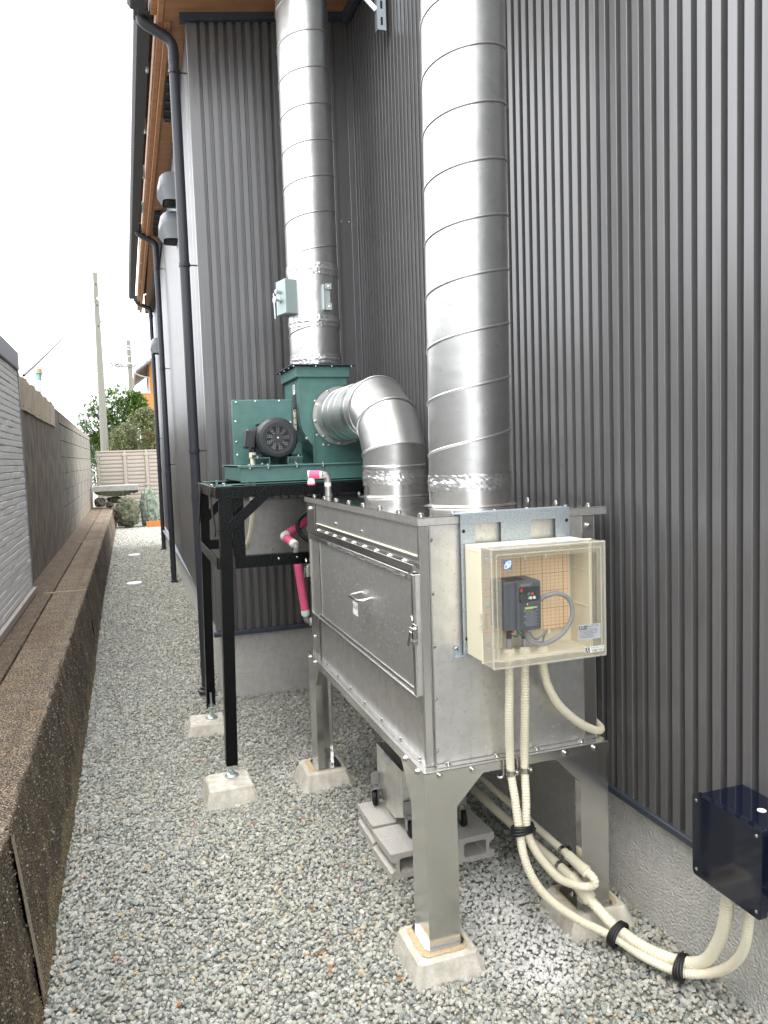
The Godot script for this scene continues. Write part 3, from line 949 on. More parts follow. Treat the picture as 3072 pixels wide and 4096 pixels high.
func vent_hood(p: Vector3, s: float, label: String) -> void:       # deep round-topped hood on the far wall, opening downwards
	var root := thing("vent_hood", p, label, "vent hood", "vent hoods on the house wall")
	var m := MB.new()
	var n := 14
	var prof := []            # outline in the wall plane: (z, y)
	prof.append(Vector2(-0.5, -0.5))
	for i in n + 1:
		var a := PI * i / n
		prof.append(Vector2(-0.5 * cos(a), 0.05 + 0.5 * sin(a)))
	prof.append(Vector2(0.5, -0.5))
	var rows := 7
	var last := []
	for q in rows + 1:
		var t := float(q) / rows
		var d := 0.62 * t
		var k := sqrt(maxf(0.0, 1.0 - pow(t, 3.2))) * 0.55 + 0.45 if q < rows else 0.45
		var ring := []
		for v in prof:
			var yy: float = v.y if v.y < -0.49 else -0.5 + (v.y + 0.5) * k
			ring.append(p + Vector3(-d * (0.75 if v.y < -0.49 else 1.0) * s, yy * s, v.x * s * (0.35 + 0.65 * k)))
		if q > 0:
			for i in ring.size() - 1:
				m.face([last[i], ring[i], ring[i + 1], last[i + 1]], (ring[i] - p) + Vector3(-0.02, 0.02, 0))
		last = ring
	m.face(last, Vector3.LEFT)
	part(root, "cowl", m, M.hood)
	var b := MB.new()
	b.box(p + Vector3(0.008, -0.02 * s, 0), Vector3(0.016, 1.12 * s, 1.06 * s), 0.004)
	part(root, "back_plate", b, M.hood)
	var g := MB.new()
	g.span(p + Vector3(-0.005, -0.485 * s, -0.30 * s), p + Vector3(-0.40 * s, -0.47 * s, 0.30 * s))
	part(root, "dark_mesh", g, M.dark)

# ------------------------------------------------------------------ concrete piers and blocks
func pier(c: Vector3, top: float, base: float, h: float, label: String, turn := 0.0, stained := true) -> void:
	var root := thing("concrete_pier", c, label, "concrete pier", "precast concrete piers in the gravel")
	var B := Basis(Vector3.UP, turn)
	var m := MB.new()
	var a := top * 0.5; var b := base * 0.5
	var r := 0.010
	var nz := FastNoiseLite.new(); nz.seed = int(c.z * 100.0); nz.frequency = 9.0
	var rings := []
	for lv in [[b, -0.10 - 0.0, 0.02], [lerpf(b, a, 0.5), h * 0.4, 0.016], [a + 0.002, h - 0.006, 0.012], [a - 0.005, h, 0.012]]:
		var w: float = lv[0]
		if lv[1] < 0: w = b + (b - a) * 0.10 / h * 0.5
		var q: float = lv[2]
		var ring := []
		for s in [[-w + q, -w], [w - q, -w], [w, -w + q], [w, w - q], [w - q, w], [-w + q, w], [-w, w - q], [-w, -w + q]]:
			var p := B * Vector3(s[0], lv[1], s[1])
			p += Vector3(1, 0.3, 1) * nz.get_noise_3d(p.x * 3, p.y * 3, p.z * 3) * 0.004
			ring.append(c + p)
		rings.append(ring)
	for k in 3:
		for i in 8:
			var j := (i + 1) % 8
			m.face([rings[k][i], rings[k][j], rings[k + 1][j], rings[k + 1][i]], (rings[k][i] + rings[k][j]) * 0.5 - c + Vector3(0, 0.05, 0))
	m.face(rings[3], Vector3.UP)
	part(root, "pier_block", m, M.concrete)
	if stained:
		var s2 := MB.new()
		var e := []
		for i in 22:
			var t := TAU * i / 22.0
			var q2 := pow(absf(cos(t)), 0.35) * signf(cos(t)); var q3 := pow(absf(sin(t)), 0.35) * signf(sin(t))
			var k2 := a * (0.84 + 0.06 * nz.get_noise_1d(i * 3.0))
			e.append(c + B * Vector3(q2 * k2, h + 0.0015, q3 * k2))
		s2.face(e, Vector3.UP)
		part(root, "rusty_water_stain", s2, M.stain)

func hollow_block(p: Vector3, turn: float, label: String) -> void:      # p: centre of the foot; cores run along local z
	var root := thing("concrete_block", p, label, "concrete block", "hollow concrete blocks under the cart")
	root.rotation.y = turn
	var L := 0.418; var W := 0.205; var Hh := 0.098
	var hx := L * 0.5; var hy := Hh * 0.5
	var m := MB.new()
	# outline with concave ends, three cores: built as top shell, bottom shell and webs
	var up := PackedVector2Array()
	for sgn in [1.0, -1.0]:
		var pts := PackedVector2Array([Vector2(-hx, hy), Vector2(hx, hy), Vector2(hx, hy - 0.026), Vector2(hx - 0.012, hy - 0.034)])
		for k in [2, 1, 0]:
			var c0: float = -0.130 + k * 0.130
			pts.append_array([Vector2(c0 + 0.046, hy - 0.034), Vector2(c0 + 0.046, hy - 0.026), Vector2(c0 + 0.038, hy - 0.021), Vector2(c0 - 0.038, hy - 0.021), Vector2(c0 - 0.046, hy - 0.026), Vector2(c0 - 0.046, hy - 0.034)])
		pts.append_array([Vector2(-hx + 0.012, hy - 0.034), Vector2(-hx, hy - 0.026)])
		if sgn < 0:
			for i in pts.size(): pts[i].y = -pts[i].y
		m.prism(pts, -W * 0.5, W * 0.5, Transform3D(Basis.IDENTITY, Vector3(0, hy, 0)))
	for k in 4:
		var x0: float = [-hx + 0.020, -0.084, 0.046, 0.176][k]
		var x1: float = [-0.176, -0.046, 0.084, hx - 0.020][k]
		m.box(Vector3((x0 + x1) * 0.5, hy, 0), Vector3(x1 - x0, Hh - 0.067, W - 0.002))
	var o := MeshInstance3D.new()
	o.name = "block_body"; o.mesh = m.mesh(); o.material_override = M.cinder
	root.add_child(o)

# ------------------------------------------------------------------ dust collector
func make_collector() -> Node3D:
	var o := Vector3(1.08, 0.063, -2.76)
	var root := thing("dust_collector", o, "stainless steel box dust collector on four legs beside the dark wall", "dust collector")
	var X0 := 0.764; var X1 := 1.397; var Z0 := -2.0; var Z1 := -3.52
	var bx0 := 0.786; var bx1 := 1.374; var bz0 := -2.036; var bz1 := -3.484
	var yb := 0.608; var yl := 1.3285
	# shell
	var s := MB.new()
	s.span(Vector3(bx0 + 0.004, yb, bz0 - 0.004), Vector3(bx1 - 0.004, yl, bz1 + 0.004))
	part(root, "body", s, M.steel)
	var fr := MB.new()          # front sheet set between the corner angles
	fr.span(Vector3(bx0 + 0.024, yb + 0.004, bz0 + 0.0), Vector3(bx1 - 0.044, yl - 0.001, bz0 - 0.0035), 0.001)
	part(root, "front_panel", fr, M.steel)
	# corner angles
	for c in [[bx0, bz0, 1, -1], [bx1, bz0, -1, -1], [bx0, bz1, 1, 1], [bx1, bz1, -1, 1]]:
		var a := MB.new()
		var w := 0.024 if c[0] < 1.0 and c[1] > -3 else 0.044
		a.span(Vector3(c[0], yb + 0.001, c[1] + 0.0025), Vector3(c[0] + c[2] * w, yl - 0.0015, c[1] - 0.001 * -c[3]), 0.0008)
		a.span(Vector3(c[0] - c[2] * 0.0025, yb + 0.001, c[1] + 0.002), Vector3(c[0], yl - 0.0015, c[1] + c[3] * (0.012 if c[1] > -3 else 0.15)), 0.0008)
		part(root, "corner_angle", a, M.steel_bright)
	var sl := MB.new()         # thin spacer between angle and front sheet
	sl.span(Vector3(bx0 + 0.0265, yb + 0.002, bz0 + 0.010), Vector3(bx0 + 0.0305, yl - 0.002, bz0), 0.0008)
	part(root, "edge_strip", sl, M.steel_dull)
	for k in 5:
		bolt(root, Vector3(bx0 + 0.036, 1.285 - k * 0.158, bz0), Vector3.BACK, "dome", 0.8)
	# lid with turned-down rim
	var l := MB.new()
	var e := 0.005
	l.span(Vector3(0.781, 1.350, -2.0315), Vector3(1.419, 1.353, -3.523), 0.001)
	var lid := part(root, "lid", l, M.steel_mirror)
	l = MB.new()
	l.span(Vector3(0.781, 1.3285, -2.0315), Vector3(0.784, 1.3498, -3.523))
	l.span(Vector3(1.416, 1.3285, -2.0315), Vector3(1.419, 1.3498, -3.523))
	l.span(Vector3(0.7843, 1.3285, -2.0315), Vector3(1.4157, 1.3498, -2.0345))
	l.span(Vector3(0.7843, 1.3285, -3.520), Vector3(1.4157, 1.3498, -3.523))
	part(lid, "lid_rim", l, M.steel)
	for k in 8:
		var z := lerpf(-2.085, -3.44, k / 7.0)
		bolt(lid, Vector3(0.812, 1.353, z), Vector3.UP)
		bolt(lid, Vector3(1.388, 1.353, z), Vector3.UP)
	for x in [0.905, 1.045, 1.155, 1.29]:
		bolt(lid, Vector3(x, 1.353, -2.062), Vector3.UP)
		bolt(lid, Vector3(x, 1.353, -3.49), Vector3.UP)
	# base frame: flat flange and turned-down rim
	var b := MB.new()
	b.span(Vector3(X0, yb - 0.004, Z0), Vector3(X1, yb, Z1), 0.0012)
	b.span(Vector3(X0, 0.5785, Z0), Vector3(X0 + 0.003, yb - 0.0045, Z1))
	b.span(Vector3(X1 - 0.003, 0.5785, Z0), Vector3(X1, yb - 0.0045, Z1))
	b.span(Vector3(X0 + 0.0032, 0.5785, Z0 - 0.003), Vector3(X1 - 0.0032, yb - 0.0045, Z0))
	b.span(Vector3(X0 + 0.0032, 0.5785, Z1 + 0.003), Vector3(X1 - 0.0032, yb - 0.0045, Z1))
	part(root, "base_frame", b, M.steel_bright)
	var fl := MB.new()         # clamping flats bolted along the foot of the body
	fl.span(Vector3(0.778, yb + 0.0002, -2.085), Vector3(0.812, yb + 0.0032, -3.47), 0.001)
	fl.span(Vector3(0.815, yb + 0.0002, -2.012), Vector3(1.352, yb + 0.0032, -2.0345), 0.001)
	part(root, "base_flat", fl, M.steel_bright)
	for k in 8: bolt(root, Vector3(0.794, yb + 0.003, [-2.095, -2.267, -2.46, -2.659, -2.852, -3.043, -3.226, -3.428][k]), Vector3.UP)
	for x in [0.852, 1.012, 1.150, 1.31]: bolt(root, Vector3(x, yb + 0.003, -2.024), Vector3.UP, "bolt", 0.9)
	for x in [0.814, 0.92, 1.237, 1.342]: bolt(root, Vector3(x, 0.593, Z0), Vector3.BACK)
	for z in [-2.055, -2.16, -3.36, -3.46]: bolt(root, Vector3(X0, 0.593, z), Vector3.LEFT)
	# legs: wide folded angles with gusset tops and welded foot plates
	for q in [[X0, Z0, 1, -1], [X1, Z0, -1, -1], [X0, Z1, 1, 1], [X1, Z1, -1, 1]]:
		var cx: float = q[0] + q[2] * 0.0035; var cz: float = q[1] + q[3] * 0.0035
		var sx: float = q[2]; var sz: float = q[3]
		var t := 0.003
		var m := MB.new()
		var y0 := 0.069; var y1 := 0.602
		var pf := PackedVector2Array([Vector2(0, y0), Vector2(0.100 * sx, y0), Vector2(0.100 * sx, 0.487), Vector2(0.190 * sx, 0.578), Vector2(0.190 * sx, y1), Vector2(0, y1)])
		m.prism(pf, minf(cz, cz + sz * t), maxf(cz, cz + sz * t), Transform3D(Basis.IDENTITY, Vector3(cx, 0, 0)))
		var ps := PackedVector2Array([Vector2(0.0033 * sz, y0), Vector2(0.122 * sz, y0), Vector2(0.122 * sz, 0.470), Vector2(0.205 * sz, 0.578), Vector2(0.205 * sz, y1), Vector2(0.0033 * sz, y1)])
		# side plate lies in the zy plane
		m.prism(ps, 0.0, t, Transform3D(Basis(Vector3(0, 0, 1), Vector3(0, 1, 0), Vector3(-1, 0, 0)), Vector3(cx + (t if sx > 0 else 0.0), 0, cz)))
		# return lips
		m.box(Vector3(cx + sx * 0.0985, 0.278, cz + sz * 0.0175), Vector3(0.003, 0.416, 0.0285))
		m.box(Vector3(cx + sx * 0.0175, 0.27, cz + sz * 0.1205), Vector3(0.0285, 0.40, 0.003))
		var leg := part(root, "leg", m, M.steel_leg)
		var f := MB.new()
		var fx := cx + sx * 0.050; var fz := cz + sz * 0.060
		var pp := PackedVector2Array()
		for w in [[-0.064, -0.056], [-0.052, -0.072], [0.052, -0.072], [0.064, -0.056], [0.064, 0.056], [0.052, 0.072], [-0.052, 0.072], [-0.064, 0.056]]:
			pp.append(Vector2(w[0], w[1]))
		f.prism(pp, 0.0, 0.006, Transform3D(Basis(Vector3(1, 0, 0), Vector3(0, 0, -1), Vector3(0, 1, 0)), Vector3(fx, 0.0625, fz)))
		var fo := part(leg, "foot_plate", f, M.steel_bright)
		bolt(fo, Vector3(fx + sx * 0.03, 0.0685, fz + sz * 0.03), Vector3.UP)
	# hinge rail above the door: gasket, rail and bolts
	var hr := MB.new()
	hr.span(Vector3(0.7855, 1.196, -2.055), Vector3(0.790, 1.236, -3.30), 0.0005)
	hr.span(Vector3(0.768, 1.190, -2.050), Vector3(0.7705, 1.214, -3.44), 0.0006)
	hr.span(Vector3(0.771, 1.190, -2.050), Vector3(0.790, 1.1925, -3.44))
	part(root, "drip_rail", hr, M.steel_bright)
	var ga := MB.new()
	ga.span(Vector3(0.7850, 1.2370, -2.042), Vector3(0.7895, 1.2392, -3.32), 0.0005)
	part(root, "seal_strip", ga, M.cream)
	for k in 9: bolt(root, Vector3(0.7850, 1.209, -2.17 - k * 0.138), Vector3.LEFT, "bolt", 0.85)
	for k in [[-2.98, 1.262], [-2.99, 1.262], [-2.62, 1.262]]: bolt(root, Vector3(0.789, k[1], k[0]), Vector3.LEFT, "screw", 1.0)
	bolt(root, Vector3(0.783, 1.30, -3.42), Vector3.LEFT, "bolt", 1.0)
	bolt(root, Vector3(0.783, 0.70, -3.42), Vector3.LEFT, "dome", 1.0)
	bolt(root, Vector3(1.352, 1.295, bz0 + 0.003), Vector3.BACK, "bolt", 1.0)
	bolt(root, Vector3(1.352, 0.925, bz0 + 0.003), Vector3.BACK, "bolt", 1.0)
	var tg := MB.new()
	tg.span(Vector3(0.784, 0.81, -3.20), Vector3(0.789, 0.842, -3.27), 0.0005)
	part(root, "rating_plate", tg, M.zinc)
	# door
	var d := MB.new()
	d.span(Vector3(0.772, 0.823, -2.046), Vector3(0.789, 1.186, -3.40), 0.001)
	var door := part(root, "door", d, M.steel_wet)
	var df := MB.new()
	df.span(Vector3(0.7655, 0.823, -2.0455), Vector3(0.774, 1.186, -2.064), 0.0012)
	df.span(Vector3(0.7655, 0.823, -3.380), Vector3(0.774, 1.186, -3.401), 0.0012)
	df.span(Vector3(0.7650, 1.168, -2.085), Vector3(0.774, 1.1865, -3.372), 0.0012)
	df.span(Vector3(0.7650, 0.820, -2.0455), Vector3(0.774, 0.8245, -3.401), 0.0008)
	df.span(Vector3(0.7690, 0.8248, -2.066), Vector3(0.774, 0.842, -3.25), 0.0008)
	df.span(Vector3(0.7690, 0.8428, -3.20), Vector3(0.774, 1.166, -3.215), 0.0006)
	part(door, "door_frame", df, M.steel_bright)
	var h := MB.new()
	var hp := [Vector3(0.772, 1.042, -2.478), Vector3(0.738, 1.037, -2.478), Vector3(0.727, 1.035, -2.489), Vector3(0.727, 1.035, -2.594), Vector3(0.738, 1.037, -2.605), Vector3(0.772, 1.042, -2.605)]
	h.tube(hp, 0.0052, 10)
	part(door, "handle", h, M.bolt)
	for zz in [[-2.03, 1], [-3.425, -1]]:
		var la := MB.new()
		var lz: float = zz[0]
		la.box(Vector3(0.7625, 1.014, lz), Vector3(0.005, 0.058, 0.032), 0.001)
		la.box(Vector3(0.757, 1.008, lz - 0.004), Vector3(0.010, 0.05, 0.006), 0.001)
		la.box(Vector3(0.757, 1.008, lz + 0.010), Vector3(0.010, 0.05, 0.006), 0.001)
		la.bar(Vector3(0.750, 1.022, lz - 0.004), Vector3(0.744, 0.978, lz - 0.012), 0.018, 0.003, Vector3.RIGHT, 0.001)
		la.tube([Vector3(0.754, 1.03, lz - 0.016), Vector3(0.754, 1.03, lz + 0.022)], 0.004, 8)
		la.tube([Vector3(0.754, 0.995, lz - 0.016), Vector3(0.754, 0.995, lz + 0.022)], 0.004, 8)
		la.tube([Vector3(0.760, 1.05, lz - 0.014), Vector3(0.760, 1.062, lz - 0.018), Vector3(0.760, 1.05, lz - 0.024)], 0.004, 8)
		part(door, "toggle_latch", la, M.bolt)
	# beads of rain on the door, denser near the handle
	var dr := MB.new()
	rng.seed = 8
	for k in 420:
		var z := -2.55 + rng.randfn(0, 0.22) - 0.05; var y := 1.0 + rng.randfn(0, 0.085)
		if z > -2.09 or z < -3.18 or y < 0.85 or y > 1.16: continue
		var r := 0.0010 * pow(rng.randf(), 2.0) + 0.0005
		dr.box(Vector3(0.7719, y, z), Vector3(r * 1.0, r * rng.randf_range(2.0, 4.2), r * 1.8), r * 0.45)
	var dd := part(door, "rain_drops", dr, M.drop)
	dd.set_meta("kind", "stuff")
	var d2 := MB.new()
	for k in 420:
		var z := rng.randf_range(-2.1, -3.05); var y := rng.randf_range(1.169, 1.184)
		var r := 0.0011 * rng.randf() + 0.0006
		d2.box(Vector3(0.7648, y, z), Vector3(r, r * 2.0, r * 1.8), r * 0.45)
	for k in 45:
		var x := 1.06 + rng.randfn(0, 0.13); var y := 0.615 + absf(rng.randfn(0, 0.03))
		if x < 0.83 or x > 1.32: continue
		var r := 0.0014 * rng.randf() + 0.0008
		d2.box(Vector3(x, y, bz0 + 0.0002), Vector3(r * 1.8, r * 2.2, r), r * 0.45)
	var de := part(root, "rain_drops", d2, M.drop)
	de.set_meta("kind", "stuff")
	# hook and clamps under the front rim for the conduits
	return root

# ------------------------------------------------------------------ ducts
func helix(mb: MB, c: Vector3, lean: Vector3, r: float, y0: float, y1: float, pitch: float, phase: float, w := 0.0054) -> void:
	var a0 := y0 / pitch * TAU; var a1 := y1 / pitch * TAU
	var n := int((a1 - a0) / TAU * 56)
	var prev := []; var pn := []
	for i in n + 1:
		var a := lerpf(a0, a1, float(i) / n)
		var y := a / TAU * pitch
		var u := Vector3(cos(-a + phase), 0, sin(-a + phase))
		var p := c + lean * (y - c.y) + Vector3(0, y - c.y, 0) + u * r
		var R := []; var N := []
		for k in 5:
			var t := PI * k / 4.0
			R.append(p + u * (sin(t) * w * 0.75) + Vector3.UP * (cos(t) * w)); N.append((u * sin(t) + Vector3.UP * cos(t)).normalized())
		if i > 0: mb.strip(prev, R, pn, N, false)
		prev = R; pn = N

func tape_band(root: Node3D, c: Vector3, r: float, y0: float, y1: float, sd: int) -> void:      # creased foil tape wound round a pipe
	var nz := FastNoiseLite.new(); nz.seed = sd; nz.frequency = 1.0; nz.fractal_octaves = 4
	var mb := MB.new()
	var seg := 96; var rows := 10
	var P := []
	for j in rows + 1:
		var ring := []
		for i in seg:
			var a := TAU * i / seg
			var u := Vector3(cos(a), 0, sin(a))
			var t := float(j) / rows
			var d := nz.get_noise_3d(u.x * 5.0, t * 1.6 + u.z * 1.5, u.z * 5.0)
			var cr := 1.0 - absf(nz.get_noise_3d(u.x * 9.0 + 4.0, t * 3.2, u.z * 9.0)) * 3.4
			var o := 0.0022 + 0.0012 * d + 0.0016 * maxf(0.0, cr) * (1.0 if j > 0 and j < rows else 0.2) + 0.002 * exp(-pow((t - 0.5) * 9.0, 2.0))
			var yy := lerpf(y0, y1, t)
			if j == 0 or j == rows: yy += 0.008 * nz.get_noise_2d(u.x * 2.0 + j, u.z * 2.0)
			ring.append(c + u * (r + o) + Vector3(0, yy - c.y, 0))
		P.append(ring)
	for j in rows:
		for i in seg:
			var k := (i + 1) % seg
			var q: Vector3 = P[j][i] - c
			mb.face([P[j][i], P[j][k], P[j + 1][k]], Vector3(q.x, 0, q.z))
			mb.face([P[j][i], P[j + 1][k], P[j + 1][i]], Vector3(q.x, 0, q.z))
	part(root, "foil_tape", mb, M.foil)

func make_ducts() -> void:
	# tall spiral duct on the lid
	var lean := Vector3(0.011, 0, 0)
	var c := Vector3(1.12, 1.353, -2.40)
	var a := thing("spiral_duct", c, "wide bright spiral duct rising from the front of the collector lid", "duct", "round metal ducts")
	var m := MB.new()
	m.tube([c + Vector3(0, 0.075, 0), c + Vector3(0, 0.4, 0) + lean * 0.4, c + Vector3(0, 4.6, 0) + lean * 4.6], 0.140, 72)
	part(a, "pipe", m, M.duct)
	var h := MB.new()
	helix(h, c + Vector3(0, 0.0, 0), lean, 0.140, 1.44, 5.95, 0.178, 0.9)
	part(a, "spiral_seam", h, M.duct)
	var k := MB.new()
	k.lathe(c, Vector3.UP, [[0.162, 0.0012], [0.150, 0.004], [0.1405, 0.008], [0.1405, 0.078]], 64)
	part(a, "collar", k, M.steel_bright)
	tape_band(a, c + Vector3(0.0006, 0, 0), 0.1405, 1.408, 1.463, 4)
	# elbow duct between the lid and the blower
	var e0 := Vector3(1.117, 1.353, -3.17)
	var b := thing("elbow_duct", e0, "stainless elbow duct bending from the rear of the lid into the green blower", "duct", "round metal ducts")
	var J := [e0 + Vector3(0, 0.145, 0), Vector3(e0.x, 1.548, -3.17)]
	var d1 := Vector3(0, cos(PI / 6), -sin(PI / 6)); var d2 := Vector3(0, cos(PI / 3), -sin(PI / 3))
	var J2: Vector3 = J[1] + d1 * 0.153
	var J3: Vector3 = J2 + d2 * 0.153
	var P := [e0 + Vector3(0, 0.06, 0), J[1], J2, J3, Vector3(1.122, J3.y, -4.06)]
	var rr := 0.139
	var names := ["lower_pipe", "elbow_segment", "elbow_segment", "inlet_pipe"]
	var prev := []; var pn := []
	for i in 5:
		var dir: Vector3 = (P[mini(i + 1, 4)] - P[maxi(i - 1, 0)])
		if i > 0 and i < 4: dir = (P[i + 1] - P[i]).normalized() + (P[i] - P[i - 1]).normalized()
		dir = dir.normalized()
		var ring := []; var nn := []
		for s in 64:
			var t := TAU * s / 64.0
			var fwd: Vector3 = (P[i] - P[i - 1]).normalized() if i > 0 else (P[1] - P[0]).normalized()
			var y := Vector3.RIGHT.cross(fwd).normalized()
			var u := Vector3.RIGHT * cos(t) + y * sin(t)
			# slide along the pipe axis to the mitre plane
			var q := u * rr
			q -= fwd * (q.dot(dir) / fwd.dot(dir))
			ring.append(P[i] + q); nn.append(u)
		if i > 0:
			var g := MB.new()
			g.strip(prev, ring, nn, nn)
			part(b, names[i - 1], g, M.duct if i != 4 else M.steel_dull)
		if i > 0 and i < 4:
			var rg := MB.new()
			var loop := []
			for s in 65: loop.append(P[i] + (ring[s % 64] - P[i]) * 1.012)
			rg.tube(loop, 0.0052, 8, false)
			part(b, "seam_ring", rg, M.duct)
		prev = ring; pn = nn
	for z in [-3.67, -3.79, -3.91]:
		var rg := MB.new()
		rg.lathe(Vector3(1.121, J3.y, z), Vector3.FORWARD, [[rr, -0.006], [rr + 0.003, -0.003], [rr + 0.0036, 0.0], [rr + 0.003, 0.003], [rr, 0.006]], 64)
		part(b, "seam_ring", rg, M.duct)
	var tp := MB.new()
	tp.lathe(Vector3(1.12, J3.y, -3.51), Vector3.FORWARD, [[rr, -0.035], [rr + 0.003, -0.034], [rr + 0.004, -0.01], [rr + 0.003, 0.012], [rr + 0.0035, 0.034], [rr, 0.035]], 64)
	part(b, "foil_tape", tp, M.foil)
	var sm := MB.new()
	sm.bar(J[1] + Vector3(0.098, 0.02, 0.098) + d1 * 0.0, J[1] + Vector3(0.098, 0, 0.098) + d1 * 0.15, 0.008, 0.004, Vector3(1, 0, 1))
	part(b, "lock_seam", sm, M.duct)
	var fl := MB.new()
	fl.lathe(Vector3(1.122, J3.y, -4.04), Vector3.FORWARD, [[rr, -0.004], [0.160, -0.004], [0.160, 0.003], [rr, 0.003]], 64)
	var fo := part(b, "inlet_flange", fl, M.steel_dull)
	for q in 10:
		var t := TAU * (q + 0.3) / 10.0
		bolt(fo, Vector3(1.122 + 0.150 * cos(t), J3.y + 0.150 * sin(t), -4.036), Vector3.BACK)
	var cl := MB.new()
	cl.lathe(e0, Vector3.UP, [[0.163, 0.0012], [0.150, 0.004], [0.1395, 0.008], [0.1395, 0.062]], 64)
	cl.lathe(e0, Vector3.UP, [[0.139, 0.125], [0.1435, 0.128], [0.1445, 0.132], [0.1435, 0.136], [0.139, 0.139]], 64)
	part(b, "collar", cl, M.steel_bright)
	tape_band(b, e0, 0.1395, 1.405, 1.468, 9)
	# exhaust stack above the blower
	var x0 := Vector3(1.043, 2.045, -4.255)
	var x := thing("exhaust_stack", x0, "tall spiral exhaust duct with damper standing on the green blower", "duct", "round metal ducts")
	var up := MB.new()
	up.tube([x0 + Vector3(0, 0.62, 0), x0 + Vector3(0, 3.6, 0)], 0.143, 72)
	up.tube([x0 + Vector3(0, 0.005, 0), x0 + Vector3(0, 0.245, 0)], 0.143, 72)
	part(x, "pipe", up, M.duct)
	var hs := MB.new()
	helix(hs, x0, Vector3.ZERO, 0.143, 2.66, 5.6, 0.190, 2.2)
	helix(hs, x0, Vector3.ZERO, 0.143, 2.075, 2.275, 0.190, 1.2)
	part(x, "spiral_seam", hs, M.duct)
	tape_band(x, x0, 0.143, 2.052, 2.105, 14)
	tape_band(x, x0, 0.1432, 2.255, 2.315, 15)
	tape_band(x, x0, 0.1432, 2.535, 2.60, 16)
	var dm := MB.new()
	dm.tube([x0 + Vector3(0, 0.24, 0), x0 + Vector3(0, 0.63, 0)], 0.1436, 72)
	part(x, "damper_body", dm, M.duct)
	var db := MB.new()
	var bd := Vector3(-0.965, 0, 0.26).normalized()
	var bc := x0 + bd * 0.165 + Vector3(0, 0.375, 0)
	var Bd := Basis(Vector3(bd.z, 0, -bd.x), Vector3.UP, bd)
	db.box(bc, Vector3(0.115, 0.185, 0.075), 0.002, Bd)
	var dbo := part(x, "damper_box", db, M.damper)
	var kb := MB.new()
	kb.lathe(bc + bd * 0.038 + Vector3(0, -0.015, 0), bd, [[0.016, 0], [0.016, 0.012], [0.009, 0.013], [0.009, 0.034], [0.020, 0.035], [0.020, 0.040], [0.0, 0.041]], 16)
	kb.lathe(bc + bd * 0.038 + Vector3(0, 0.030, 0), bd, [[0.012, 0], [0.012, 0.030], [0.0, 0.031]], 14)
	kb.bar(bc + bd * 0.080 + Vector3(0, 0.018, 0), bc + bd * 0.075 + Vector3(0, -0.12, 0), 0.010, 0.005, bd, 0.001)
	part(dbo, "hand_lever", kb, M.zinc)
	var br := MB.new()
	var fd := Vector3(0.02, 0, 1).normalized()
	var fc := x0 + fd * 0.150 + Vector3(0.035, 0.365, 0)
	br.box(fc + Vector3(-0.016, 0, 0.0), Vector3(0.006, 0.135, 0.022), 0.001)
	br.box(fc + Vector3(0.004, 0, -0.008), Vector3(0.04, 0.135, 0.003), 0.0005)
	br.box(fc + Vector3(0.012, 0.057, 0.008), Vector3(0.034, 0.030, 0.003), 0.0005)
	br.box(fc + Vector3(0.012, -0.052, 0.008), Vector3(0.034, 0.034, 0.003), 0.0005)
	br.box(fc + Vector3(0.004, -0.069, 0.0), Vector3(0.04, 0.003, 0.02), 0.0005)
	var bo := part(x, "hanger_bracket", br, M.zinc)
	for yy in [0.057, -0.052]:
		inst(bo, "slot", SH.screw, M.white, toward(fc + Vector3(0.013, yy, 0.0096), Vector3.BACK))
	# wall bracket for the stack, cut by the top of the picture
	var wb := thing("duct_support_bracket", Vector3(1.42, 3.9, -4.05), "perforated galvanised support bracket on the wall between the ducts", "bracket")
	var ch := MB.new()
	ch.span(Vector3(1.405, 3.825, -4.03), Vector3(1.455, 4.7, -4.033))
	ch.span(Vector3(1.405, 3.825, -4.0335), Vector3(1.4075, 4.7, -4.07))
	ch.span(Vector3(1.4525, 3.825, -4.0335), Vector3(1.455, 4.7, -4.07))
	ch.span(Vector3(1.455, 4.3, -4.03), Vector3(1.49, 4.35, -4.07))
	var cho := part(wb, "slotted_channel", ch, M.galv)
	for q in 7:
		var sl := MB.new()
		sl.box(Vector3(1.430, 3.87 + q * 0.085, -4.0295), Vector3(0.013, 0.042, 0.0015), 0.0006)
		part(cho, "slot", sl, M.dark)
	var an := MB.new()
	an.bar(Vector3(1.41, 3.93, -4.05), Vector3(1.17, 4.28, -4.2), 0.026, 0.026, Vector3.UP, 0.002)
	part(wb, "brace", an, M.galv)

